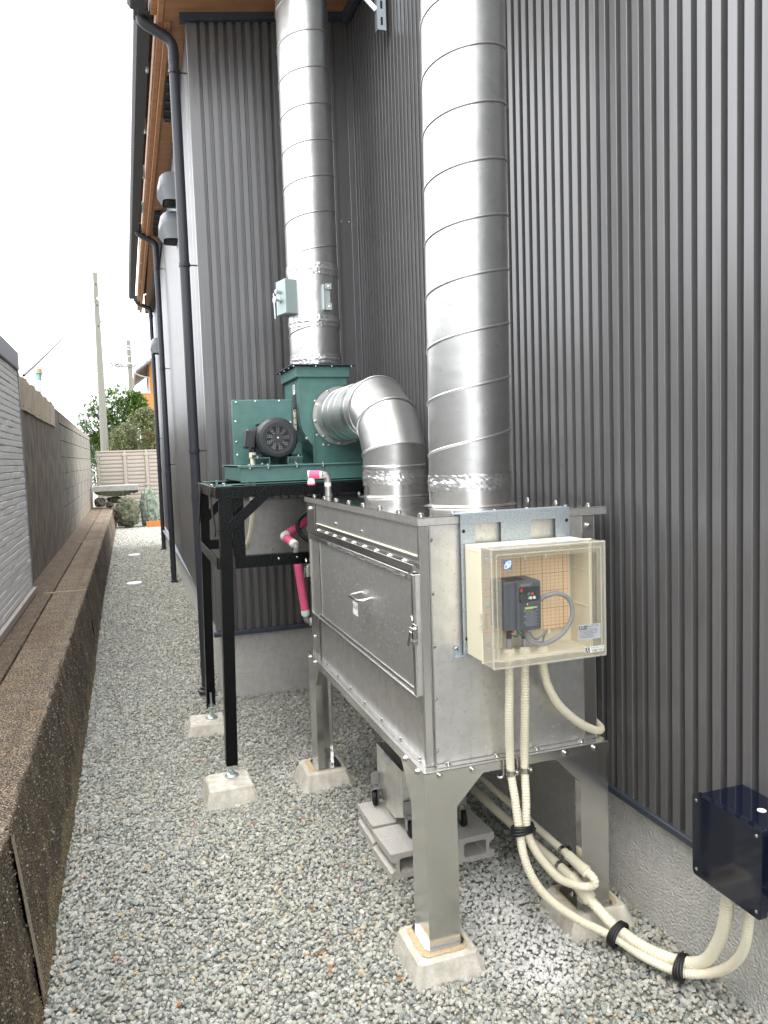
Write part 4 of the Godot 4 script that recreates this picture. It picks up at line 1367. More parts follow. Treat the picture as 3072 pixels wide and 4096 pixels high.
# ------------------------------------------------------------------ blower on its stand
func make_blower() -> void:
	var o := Vector3(0.95, 1.42, -4.1)
	var root := thing("centrifugal_blower", o, "green centrifugal blower with black motor on the black steel stand", "blower")
	# scroll housing
	var cx := 1.128; var cy := 1.757
	var poly := PackedVector2Array([Vector2(1.163, 2.005), Vector2(0.900, 2.005), Vector2(0.900, 1.80)])
	for k in range(1, 30):
		var t := PI + (k / 29.0) * PI * 1.46
		var r := lerpf(0.228, 0.168, k / 29.0) + 0.018 * sin(k / 29.0 * PI)
		poly.append(Vector2(cx + r * cos(t), cy + r * sin(t)))
	poly.append(Vector2(1.163, 1.925))
	var m := MB.new()
	m.prism(poly, -4.455, -4.062, Transform3D.IDENTITY, true)
	part(root, "scroll_housing", m, M.green)
	for zf in [-4.062, -4.455]:          # thin rolled rims of both side plates
		var lip := MB.new()
		for i in poly.size():
			var p := poly[i]; var q := poly[(i + 1) % poly.size()]
			lip.bar(Vector3(p.x, p.y, zf), Vector3(q.x, q.y, zf), 0.006, 0.008, Vector3.BACK)
		part(root, "side_rim", lip, M.green)
	# outlet: flared collar and flange plate
	var oc := MB.new()
	for s in [[0.880, 1.183, -4.048, -4.062], [0.880, 1.183, -4.470, -4.456]]:
		oc.span(Vector3(s[0], 1.968, s[2]), Vector3(s[1], 2.028, s[3]), 0.003)
	oc.span(Vector3(0.880, 1.968, -4.0625), Vector3(0.8995, 2.028, -4.4555), 0.003)
	oc.span(Vector3(1.1635, 1.968, -4.0625), Vector3(1.183, 2.028, -4.4555), 0.003)
	part(root, "outlet_collar", oc, M.green)
	var of := MB.new()
	of.span(Vector3(0.852, 2.030, -4.025), Vector3(1.212, 2.036, -4.50), 0.001)
	var ofo := part(root, "outlet_flange", of, M.flash)
	for x in [0.868, 0.99, 1.08, 1.19]:
		bolt(ofo, Vector3(x, 2.029, -4.037), Vector3.DOWN, "bolt", 0.8)
	for z in [-4.14, -4.27, -4.40]: bolt(ofo, Vector3(0.864, 2.029, z), Vector3.DOWN, "bolt", 0.8)
	# foot plates that carry the scroll
	var fp := MB.new()
	fp.span(Vector3(0.965, 1.503, -4.050), Vector3(1.36, 1.665, -4.055), 0.001)
	fp.span(Vector3(0.960, 1.503, -4.035), Vector3(0.966, 1.68, -4.062), 0.001)
	fp.span(Vector3(0.90, 1.503, -4.20), Vector3(0.93, 1.62, -4.30), 0.001)
	fp.span(Vector3(0.965, 1.503, -4.462), Vector3(1.36, 1.665, -4.467), 0.001)
	part(root, "support_plate", fp, M.green)
	for p in [[0.985, 1.84], [0.985, 1.655], [1.02, 1.60], [1.05, 1.60], [0.93, 1.64]]:
		bolt(root, Vector3(p[0], p[1], -4.05 if p[0] > 0.95 and p[1] < 1.67 else -4.062), Vector3.BACK, "bolt", 0.75)
	# nameplates on the narrow side of the neck
	var lab := label_plates()
	for q in [[1.915, 0.055, 0.055, "logo"], [1.845, 0.085, 0.095, "black"], [1.745, 0.115, 0.075, "warn"]]:
		var n := MB.new()
		var y: float = q[0]; var hh: float = q[1] * 0.5; var ww: float = q[2] * 0.5
		n.quad_uv(Vector3(0.8985, y - hh, -4.20 - ww), Vector3(0.8985, y - hh, -4.20 + ww), Vector3(0.8985, y + hh, -4.20 + ww), Vector3(0.8985, y + hh, -4.20 - ww))
		part(root, "sticker", n, lab[q[3]])
	var knob := MB.new()
	knob.lathe(Vector3(0.9, 1.955, -4.20), Vector3.LEFT, [[0.014, 0.0], [0.014, 0.004], [0.0, 0.005]], 14)
	part(root, "plug", knob, M.green)
	# belt guard
	var bg := MB.new()
	bg.span(Vector3(0.546, 1.505, -4.13), Vector3(0.868, 1.856, -4.20), 0.004)
	var bgo := part(root, "belt_guard", bg, M.green)
	for p in [[0.565, 1.843], [0.67, 1.846], [0.80, 1.846], [0.558, 1.74], [0.558, 1.63], [0.858, 1.73], [0.56, 1.56]]:
		inst(bgo, "screw", SH.screw, M.bolt, toward(Vector3(p[0], p[1], -4.129), Vector3.BACK))
	# base frame of channels
	for zf in [[-3.73, -3.79], [-4.40, -4.46]]:
		var c := MB.new()
		c.span(Vector3(0.512, 1.496, zf[0]), Vector3(1.385, 1.502, zf[1]), 0.001)
		c.span(Vector3(0.522, 1.4285, zf[0] - 0.012), Vector3(1.385, 1.4955, zf[0] - 0.017), 0.0)
		c.span(Vector3(0.522, 1.423, zf[0]), Vector3(1.385, 1.428, zf[1]), 0.001)
		part(root, "base_channel", c, M.green)
	for xf in [[0.522, 0.545], [1.36, 1.383]]:
		var c := MB.new()
		c.span(Vector3(xf[0], 1.4285, -3.7475), Vector3(xf[0] + 0.006, 1.4955, -4.42), 0.0)
		c.span(Vector3(xf[0] - 0.005, 1.503, -3.74), Vector3(xf[0] + 0.05, 1.507, -4.45), 0.001)
		part(root, "base_channel", c, M.green)
	var pl := MB.new()
	pl.span(Vector3(0.56, 1.4965, -3.80), Vector3(1.355, 1.5025, -4.395), 0.001)
	part(root, "bed_plate", pl, M.green)
	for x in [0.565, 0.655, 0.80, 0.935]:
		bolt(root, Vector3(x, 1.5025, -3.745), Vector3.UP); bolt(root, Vector3(x, 1.4955, -3.737), Vector3.DOWN)
	for x in [0.55, 1.3]:
		var v := MB.new()
		v.lathe(Vector3(x, 1.408, -3.76), Vector3.UP, [[0.014, 0.0], [0.018, 0.004], [0.014, 0.008], [0.012, 0.015]], 14)
		part(root, "spring_mount", v, M.zinc)
	# motor
	var mc := Vector3(0.722, 1.638, -3.80)
	var mo := MB.new()
	mo.lathe(mc, Vector3.FORWARD, [[0.078, 0.0], [0.094, 0.003], [0.105, 0.022], [0.106, 0.085], [0.098, 0.088], [0.094, 0.30], [0.0, 0.302]], 40)
	for k in 14:
		var t := TAU * k / 14.0
		var u := Vector3(cos(t), sin(t), 0)
		mo.bar(mc + u * 0.098 + Vector3(0, 0, -0.09), mc + u * 0.098 + Vector3(0, 0, -0.29), 0.004, 0.014, u)
	var motor := part(root, "motor", mo, M.motor)
	var ring := MB.new()
	ring.lathe(mc, Vector3.FORWARD, [[0.060, 0.0005], [0.079, -0.0005], [0.079, 0.004]], 40)
	part(motor, "cowl_face", ring, M.grille)
	var gb := MB.new()
	gb.lathe(mc, Vector3.FORWARD, [[0.078, 0.028], [0.0, 0.028]], 32)
	part(motor, "cowl_inside", gb, M.dark)
	var fb := MB.new()
	for k in 9:
		var t := TAU * k / 9.0
		var u := Vector3(cos(t), sin(t), 0); var w := Vector3(-sin(t), cos(t), 0)
		fb.face([mc + u * 0.02 + w * 0.006 + Vector3(0, 0, -0.02), mc + u * 0.068 + w * 0.020 + Vector3(0, 0, -0.013), mc + u * 0.068 - w * 0.004 + Vector3(0, 0, -0.020), mc + u * 0.02 - w * 0.006 + Vector3(0, 0, -0.022)], Vector3.BACK)
	part(motor, "cooling_fan", fb, M.fan_blade)
	var gr := MB.new()
	for k in range(-7, 8):
		var q := k * 0.0098
		var L := sqrt(maxf(0.0, 0.066 * 0.066 - q * q))
		if L < 0.01: continue
		gr.box(mc + Vector3(q, 0, 0.0015), Vector3(0.0026, L * 2, 0.002)); gr.box(mc + Vector3(0, q, 0.0012), Vector3(L * 2, 0.0026, 0.002))
	gr.box(mc + Vector3(0, 0, 0.0020), Vector3(0.044, 0.044, 0.003), 0.001)
	part(motor, "grille", gr, M.grille)
	bolt(motor, mc + Vector3(0, 0, 0.0035), Vector3.BACK, "screw", 0.9)
	var tb := MB.new()
	tb.box(mc + Vector3(-0.125, 0.0, -0.12), Vector3(0.055, 0.10, 0.115), 0.010, Basis(Vector3.BACK, -0.12))
	tb.bar(mc + Vector3(-0.098, 0.055, -0.058), mc + Vector3(-0.140, -0.058, -0.052), 0.007, 0.012, Vector3.BACK)
	tb.lathe(mc + Vector3(-0.118, -0.045, -0.09), Vector3.DOWN, [[0.018, 0.0], [0.018, 0.022], [0.0, 0.023]], 12)
	part(motor, "terminal_box", tb, M.motor)
	for s in [-1, 1]:
		var ft := MB.new()        # C shaped motor rail
		var xo: float = mc.x + s * 0.085
		ft.span(Vector3(xo - 0.04, 1.5035, -3.80), Vector3(xo + 0.04, 1.5075, -4.05), 0.001)
		ft.span(Vector3(xo - 0.04, 1.538, -3.80), Vector3(xo + 0.04, 1.542, -4.05), 0.001)
		ft.span(Vector3(xo - s * 0.040, 1.5078, -3.80), Vector3(xo - s * 0.036, 1.5377, -4.05), 0.001)
		part(root, "motor_rail", ft, M.green)
		bolt(root, Vector3(xo + s * 0.02, 1.5425, -3.82), Vector3.UP); bolt(root, Vector3(xo, 1.5075, -3.805), Vector3.UP)
	var fo := MB.new()
	fo.box(mc + Vector3(0, -0.088, -0.12), Vector3(0.10, 0.03, 0.14), 0.004)
	fo.box(mc + Vector3(-0.10, -0.088, -0.10), Vector3(0.05, 0.014, 0.10), 0.003)
	fo.box(mc + Vector3(0.10, -0.088, -0.10), Vector3(0.05, 0.014, 0.10), 0.003)
	part(motor, "motor_foot", fo, M.motor)
	# conduit from the terminal box down through the bed
	var cd := thing("motor_conduit", mc + Vector3(-0.118, -0.1, -0.09), "short cream flexible conduit dropping from the blower motor", "conduit", "cream flexible conduits")
	var cn := MB.new()
	var ct := mc + Vector3(-0.118, -0.067, -0.09)
	cn.lathe(ct, Vector3.DOWN, [[0.016, 0.0], [0.018, 0.003], [0.018, 0.026], [0.0145, 0.028], [0.0, 0.028]], 16)
	part(cd, "connector", cn, M.cream)
	var cp := MB.new()
	corrugated(cp, [ct + Vector3(0, -0.027, 0), ct + Vector3(0, -0.06, 0), ct + Vector3(0.002, -0.064 - 0.05, 0), Vector3(0.60, 1.36, -3.93), Vector3(0.60, 1.22, -3.98), Vector3(0.585, 1.10, -4.05), Vector3(0.57, 1.02, -4.2)], 0.0135)
	part(cd, "hose", cp, M.cream)

func label_plates() -> Dictionary:
	var r := {}
	var a := Image.create(64, 128, false, Image.FORMAT_RGB8)
	a.fill(Color(0.86, 0.88, 0.88)); a.fill_rect(Rect2i(14, 18, 36, 50), Color(0.12, 0.2, 0.25)); a.fill_rect(Rect2i(22, 26, 20, 14), Color(0.86, 0.88, 0.88)); a.fill_rect(Rect2i(22, 48, 20, 14), Color(0.86, 0.88, 0.88)); a.fill_rect(Rect2i(20, 84, 24, 10), Color(0.3, 0.35, 0.38))
	var b := Image.create(64, 128, false, Image.FORMAT_RGB8)
	b.fill(Color(0.05, 0.06, 0.06))
	rng.seed = 2
	for k in 9:
		b.fill_rect(Rect2i(8, 12 + k * 12, 14 + rng.randi() % 12, 3), Color(0.6, 0.62, 0.62)); b.fill_rect(Rect2i(36, 12 + k * 12, 8 + rng.randi() % 16, 3), Color(0.5, 0.52, 0.52))
	var c := Image.create(64, 256, false, Image.FORMAT_RGB8)
	c.fill(Color(0.9, 0.9, 0.88))
	for k in 3:
		c.fill_rect(Rect2i(2, 4 + k * 84, 60, 26), Color(0.93, 0.56, 0.08)); c.fill_rect(Rect2i(22, 9 + k * 84, 20, 16), Color(0.2, 0.12, 0.02))
		for j in 5: c.fill_rect(Rect2i(8, 38 + k * 84 + j * 9, 30 + (j * 13) % 18, 3), Color(0.35, 0.35, 0.35))
	for q in [["logo", a], ["black", b], ["warn", c]]:
		var m := mat(Color(1, 1, 1), 0.5)
		m.albedo_texture = tex(q[1])
		r[q[0]] = m
	return r

func make_stand() -> void:
	var root := thing("steel_stand", Vector3(0.8, 0.05, -4.0), "black painted welded steel angle stand carrying the green blower", "stand")
	var yt := 1.412; var xb := 0.372; var xe := 1.375; var zf := -3.545; var zb := -4.47
	var w := 0.052
	var beams := [[Vector3(xb, yt, zf), Vector3(xe, yt, zf), Vector3.BACK], [Vector3(xb, yt, zb), Vector3(xe, yt, zb), Vector3.FORWARD], [Vector3(xb, yt, zf), Vector3(xb, yt, zb), Vector3.LEFT], [Vector3(xe, yt, zf), Vector3(xe, yt, zb), Vector3.RIGHT]]
	for b in beams:
		var m := MB.new()         # angle: vertical leg outside, horizontal leg inside at the top
		var a: Vector3 = b[0]; var c: Vector3 = b[1]; var out: Vector3 = b[2]
		if absf(out.x) > 0: a.z -= 0.0061; c.z += 0.0061
		m.bar(a + Vector3(0, -w * 0.5, 0) - out * 0.003, c + Vector3(0, -w * 0.5, 0) - out * 0.003, 0.006, w, Vector3.UP, 0.001)
		m.bar(a + Vector3(0, -0.0031, 0) - out * (0.0065 + w * 0.5), c + Vector3(0, -0.0031, 0) - out * (0.0065 + w * 0.5), w, 0.006, Vector3.UP, 0.001)
		part(root, "top_beam", m, M.black)
	# green packing bars under the blower
	for z in [-3.76, -4.43]:
		var g := MB.new()
		g.span(Vector3(0.40, yt, z + 0.03), Vector3(1.37, yt + 0.005, z - 0.03), 0.001)
		part(root, "packing_bar", g, M.green)
	var cl := MB.new()
	cl.span(Vector3(0.382, yt + 0.0005, zf - 0.012), Vector3(0.452, yt + 0.006, zf - 0.075), 0.001)
	cl.span(Vector3(0.382, yt + 0.0062, zf - 0.012), Vector3(0.387, yt + 0.032, zf - 0.075), 0.001)
	part(root, "packing_bar", cl, M.green)
	bolt(root, Vector3(0.418, yt + 0.006, zf - 0.04), Vector3.UP, "bolt", 1.3)
	bolt(root, Vector3(0.375, yt + 0.0, zf - 0.16), Vector3.UP, "bolt", 1.3)
	# legs: angles, the near left one leans a little
	for q in [[Vector3(0.388, yt - 0.004, zf), Vector3(0.357, 0.094, zf + 0.004), 1.0, -1.0], [Vector3(0.376, yt - 0.004, zb), Vector3(0.352, 0.10, zb + 0.008), 1.0, 1.0], [Vector3(xe - 0.004, yt - 0.004, zf), Vector3(xe - 0.004, 0.10, zf), -1.0, -1.0], [Vector3(xe - 0.004, yt - 0.004, zb), Vector3(xe - 0.004, 0.10, zb), -1.0, 1.0]]:
		var m := MB.new()
		var a: Vector3 = q[0]; var b: Vector3 = q[1]
		var sx: float = q[2]; var sz: float = q[3]
		var s1 := Vector3(sx * 0.027, 0, sz * -0.003)
		m.bar(a + s1, b + s1, 0.054, 0.006, Vector3.BACK, 0.001)
		var s2 := Vector3(sx * 0.003, 0, sz * 0.027)
		m.bar(a + s2, b + s2, 0.006, 0.050, Vector3.BACK, 0.001)
		var leg := part(root, "leg", m, M.black)
		# levelling foot
		var f := MB.new()
		var fp := b + Vector3(sx * 0.026, 0, sz * 0.026)
		f.lathe(Vector3(fp.x, 0.035, fp.z), Vector3.UP, [[0.034, 0.0], [0.034, 0.004], [0.024, 0.012], [0.013, 0.016], [0.011, 0.026], [0.0065, 0.027], [0.0065, 0.15], [0.0, 0.151]], 20)
		f.lathe(Vector3(fp.x, b.y + 0.004, fp.z), Vector3.UP, [[0.0, 0.0], [0.016, 0.0], [0.016, 0.012], [0.0, 0.0125]], 6)
		f.box(Vector3(fp.x, b.y + 0.001, fp.z), Vector3(0.045, 0.005, 0.045), 0.001)
		part(leg, "levelling_foot", f, M.zinc)
	# diagonal braces
	var br := [[Vector3(0.395, 1.195, zf + 0.006), Vector3(0.625, 1.392, zf + 0.006), Vector3.BACK], [Vector3(xb - 0.006, 1.195, zf - 0.03), Vector3(xb - 0.006, 1.39, zf - 0.22), Vector3.RIGHT], [Vector3(xb - 0.006, 1.195, zb + 0.03), Vector3(xb - 0.006, 1.39, zb + 0.22), Vector3.RIGHT], [Vector3(0.40, 1.195, zb + 0.0), Vector3(0.60, 1.392, zb + 0.0), Vector3.BACK]]
	for b in br:
		var m := MB.new()
		m.bar(b[0], b[1], 0.046, 0.006, b[2], 0.001)
		part(root, "brace", m, M.black)
	# weld beads along the near brace
	var wl := MB.new()
	rng.seed = 31
	for k in 26:
		var t := k / 25.0
		var p: Vector3
		if k < 13: p = Vector3(0.372, 1.205, zf + 0.009).lerp(Vector3(0.418, 1.247, zf + 0.009), t * 2.0)
		else: p = Vector3(0.527, 1.338, zf + 0.009).lerp(Vector3(0.578, 1.385, zf + 0.009), t * 2.0 - 1.0)
		wl.box(p + Vector3(rng.randf_range(-0.002, 0.002), rng.randf_range(-0.002, 0.002), 0), Vector3.ONE * rng.randf_range(0.004, 0.0075), 0.002)
	for k in 18: wl.box(Vector3(0.386 - 0.0005 * k, 1.40 - k * 0.012, zf + 0.002), Vector3.ONE * rng.randf_range(0.004, 0.007), 0.002)
	part(root, "weld_beads", wl, M.black)
	# lower frame that holds the tank
	var lf := [[Vector3(xb, 1.052, zf - 0.07), Vector3(xb, 1.052, zb + 0.05), Vector3.LEFT], [Vector3(0.452, 1.052, zf - 0.05), Vector3(1.34, 1.052, zf - 0.05), Vector3.BACK], [Vector3(0.40, 1.052, zb + 0.01), Vector3(1.34, 1.052, zb + 0.01), Vector3.BACK]]
	for b in lf:
		var m := MB.new()
		var out: Vector3 = b[2]
		m.bar(b[0], b[1], 0.006, 0.05, Vector3.UP, 0.001)
		m.bar(b[0] + Vector3(0, -0.028, 0) - out * 0.022, b[1] + Vector3(0, -0.028, 0) - out * 0.022, 0.05, 0.005, Vector3.UP, 0.001)
		part(root, "lower_rail", m, M.black)
	var pp := MB.new()
	pp.span(Vector3(0.452, 1.0775, zf - 0.047), Vector3(0.504, yt - 0.056, zf - 0.053), 0.001)
	pp.span(Vector3(0.452, 1.0775, zf - 0.0535), Vector3(0.458, yt - 0.056, zf - 0.095), 0.001)
	part(root, "hanger_post", pp, M.black)
	for p in [Vector3(0.75, 1.055, zf - 0.0465), Vector3(0.66, 1.055, zf - 0.0465)]: bolt(root, p, Vector3.BACK, "screw", 0.8)

func make_tank_and_pipes() -> void:
	var t := thing("water_tank", Vector3(0.85, 0.98, -4.4), "flat stainless water tank hung under the blower in the black stand", "tank")
	var m := MB.new()
	m.span(Vector3(0.60, 0.984, -4.36), Vector3(1.33, 1.30, -4.47), 0.003)
	part(t, "tank_body", m, M.steel_dull)
	for x in [0.765, 0.885, 1.0]: bolt(t, Vector3(x, 1.006, -4.36), Vector3.BACK, "screw", 1.1)
	# pink lagged drain pipe
	var p := thing("pink_drain_pipe", Vector3(0.81, 0.66, -3.8), "pink foam covered drain pipe with white elbows hanging from the tank", "pipe", "pink lagged pipes")
	var z := -3.80
	var A := Vector3(0.752, 1.126, z - 0.12); var Bq := Vector3(0.785, 1.092, z); var C := Vector3(0.788, 1.042, z); var D := Vector3(0.826, 0.722, z)
	for s in [[A, Vector3(0.93, 1.19, z - 0.30), 0.022], [A, Bq, 0.021], [C, D, 0.021]]:
		var a := MB.new()
		var u: Vector3 = (s[1] - s[0]).normalized()
		a.tube([s[0] + u * 0.028, s[1] - u * (0.004 if s[2] > 0.0215 else 0.022)], s[2], 18)
		part(p, "foam_sleeve", a, M.pink)
	for s in [[A, Vector3(0.93, 1.19, z - 0.30)], [A, Bq], [Bq, A], [C, D], [D, C]]:
		var a := MB.new()
		var u: Vector3 = (s[1] - s[0]).normalized()
		a.tube([s[0] - u * 0.004, s[0] + u * 0.002, s[0] + u * 0.026, s[0] + u * 0.031], [0.017, 0.0225, 0.0225, 0.018], 18)
		part(p, "white_fitting", a, M.white_plastic)
	var e := MB.new()
	e.tube(smooth_path([Bq - (Bq - A).normalized() * 0.01, Bq + Vector3(0.004, -0.016, 0.006), C + Vector3(-0.001, 0.01, 0)], 0.005), 0.0145, 14)
	e.tube(smooth_path([D + Vector3(0.002, 0.002, 0), D + Vector3(0.004, -0.025, 0), D + Vector3(0.03, -0.038, 0)], 0.005), 0.0145, 14)
	part(p, "grey_elbow", e, M.cable)
	var e2 := MB.new()
	e2.tube([D + Vector3(0.018, -0.036, 0), D + Vector3(0.075, -0.036, 0.0)], 0.021, 18)
	part(p, "white_fitting", e2, M.white_plastic)
	# pink lagged stub on the lid
	var q := thing("pink_lid_pipe", Vector3(0.868, 1.353, -3.40), "short pink covered pipe on steel elbow at the far corner of the lid", "pipe", "pink lagged pipes")
	var n := MB.new()
	n.tube([Vector3(0.868, 1.354, -3.40), Vector3(0.868, 1.40, -3.40)], 0.0150, 16)
	part(q, "nipple", n, M.steel_dull)
	var n2 := MB.new()
	n2.tube([Vector3(0.868, 1.40, -3.40), Vector3(0.868, 1.418, -3.40)], 0.0155, 16)
	part(q, "white_tape", n2, M.white)
	var n3 := MB.new()
	n3.tube(smooth_path([Vector3(0.868, 1.417, -3.40), Vector3(0.868, 1.436, -3.40), Vector3(0.861, 1.450, -3.40), Vector3(0.842, 1.454, -3.40)], 0.005), 0.0168, 16)
	part(q, "steel_elbow", n3, M.steel_dull)
	var n4 := MB.new()
	n4.tube([Vector3(0.843, 1.454, -3.40), Vector3(0.832, 1.455, -3.405)], 0.0172, 16)
	n4.tube([Vector3(0.79, 1.457, -3.42), Vector3(0.782, 1.457, -3.423)], 0.0185, 16)
	n4.tube([Vector3(0.795, 1.448, -3.42), Vector3(0.795, 1.416, -3.42)], [0.013, 0.0185], 16)
	part(q, "white_fitting", n4, M.white_plastic)
	var n5 := MB.new()
	n5.tube([Vector3(0.833, 1.455, -3.404), Vector3(0.788, 1.457, -3.42)], 0.0190, 18)
	n5.tube([Vector3(0.795, 1.4165, -3.42), Vector3(0.795, 1.409, -3.42)], 0.0175, 16)
	part(q, "foam_sleeve", n5, M.pink)
	# black hose
	var h := thing("black_hose", Vector3(0.8, 1.1, -3.68), "black ribbed hose curving behind the far corner of the collector", "hose")
	var hm := MB.new()
	corrugated(hm, [Vector3(0.90, 1.275, -3.66), Vector3(0.845, 1.268, -3.67), Vector3(0.800, 1.243, -3.69), Vector3(0.781, 1.205, -3.70), Vector3(0.790, 1.165, -3.70), Vector3(0.815, 1.132, -3.69), Vector3(0.86, 1.105, -3.68)], 0.0115, 0.006, 12)
	part(h, "hose", hm, M.rubber)

# ------------------------------------------------------------------ lettering
const KANA := {
	"ku": [[[.35, .05], [.15, .45]], [[.32, .22], [.82, .22], [.65, .65], [.3, .95]]],
	"ri": [[[.25, .1], [.25, .6]], [[.75, .05], [.75, .6], [.5, .95]]],
	"e": [[[.2, .15], [.8, .15]], [[.5, .15], [.5, .85]], [[.08, .85], [.92, .85]]],
	"u": [[[.5, .0], [.5, .18]], [[.15, .45], [.15, .2], [.85, .2], [.75, .6], [.4, .95]]],
	"o": [[[.1, .3], [.9, .3]], [[.6, .05], [.6, .95], [.45, .88]], [[.58, .32], [.1, .8]]],
	"ru": [[[.3, .1], [.28, .6], [.08, .9]], [[.58, .05], [.58, .9], [.95, .6]]],
	"bo": [[[.1, .3], [.8, .3]], [[.47, .08], [.47, .95]], [[.28, .5], [.12, .8]], [[.65, .5], [.82, .8]], [[.85, .02], [.9, .15]], [[.95, .0], [1.0, .12]]],
	"tu": [[[.2, .4], [.28, .6]], [[.45, .35], [.5, .55]], [[.8, .38], [.68, .75], [.35, .95]]],
	"su": [[[.15, .12], [.78, .12], [.5, .55], [.1, .92]], [[.52, .55], [.9, .92]]],
	"no": [[[.55, .15], [.35, .8], [.15, .75], [.12, .45], [.4, .15], [.7, .15], [.92, .45], [.8, .8], [.6, .92]]],
	"yo": [[[.2, .1], [.2, .7], [.05, .95]], [[.2, .1], [.85, .1], [.85, .92]], [[.2, .36], [.85, .36]], [[.2, .62], [.85, .62]], [[.52, .1], [.52, .92]]],
	"ame": [[[.1, .1], [.9, .1]], [[.15, .3], [.15, .95]], [[.15, .3], [.85, .3], [.85, .95]], [[.5, .1], [.5, .95]], [[.28, .5], [.38, .6]], [[.62, .5], [.72, .6]], [[.28, .72], [.38, .82]]],
	"kabu": [[[.05, .3], [.4, .3]], [[.22, .05], [.22, .95]], [[.45, .35], [.95, .35]], [[.7, .05], [.7, .95]], [[.45, .6], [.95, .6]], [[.7, .6], [.45, .9]], [[.7, .6], [.95, .9]]],
	"shiki": [[[.05, .25], [.95, .25]], [[.1, .5], [.5, .5]], [[.3, .5], [.3, .85]], [[.05, .88], [.55, .8]], [[.65, .05], [.72, .6], [.95, .95]], [[.8, .05], [.88, .15]]],
	"kai": [[[.5, .05], [.05, .45]], [[.5, .05], [.95, .45]], [[.3, .42], [.7, .42]], [[.15, .6], [.85, .6]], [[.45, .6], [.25, .9], [.8, .85]]],
	"sha": [[[.05, .3], [.4, .3], [.08, .7]], [[.25, .45], [.25, .95]], [[.5, .4], [.95, .4]], [[.72, .1], [.72, .9]], [[.45, .9], [1.0, .9]]],
}

func stroke(im: Image, a: Vector2, b: Vector2, w: int, c: Color) -> void:
	var k := int((b - a).length()) + 1
	for i in k + 1:
		var p := a.lerp(b, float(i) / k)
		im.fill_rect(Rect2i(int(p.x) - w / 2, int(p.y) - w / 2, w, w), c)

func kana(im: Image, keys: Array, x: float, y: float, s: float, w: int, c: Color) -> void:
	for k in keys:
		for line in KANA[k]:
			for i in line.size() - 1:
				stroke(im, Vector2(x + line[i][0] * s * 0.9, y + line[i][1] * s), Vector2(x + line[i + 1][0] * s * 0.9, y + line[i + 1][1] * s), w, c)
		x += s

func letters(parent: Node3D, called: String, text: String, p: Vector3, B: Basis, height: float, m: Material, bold := true) -> void:
	var t := TextMesh.new()
	var f := SystemFont.new()
	f.font_names = PackedStringArray(["Droid Sans"]); f.font_weight = 700 if bold else 400
	t.font = f; t.text = text; t.font_size = 64; t.pixel_size = height / 46.0; t.depth = 0.0004
	inst(parent, called, t, m, Transform3D(B, p))

func printed(im: Image, rough := 0.5) -> StandardMaterial3D:
	var m := mat(Color(1, 1, 1), rough)
	m.albedo_texture = tex(im)
	return m

func flat_print(parent: Node3D, called: String, im: Image, x0: float, y0: float, x1: float, y1: float, z: float, rough := 0.5) -> MeshInstance3D:
	var q := MB.new()
	q.quad_uv(Vector3(x0, y0, z), Vector3(x1, y0, z), Vector3(x1, y1, z), Vector3(x0, y1, z))
	return part(parent, called, q, printed(im, rough))

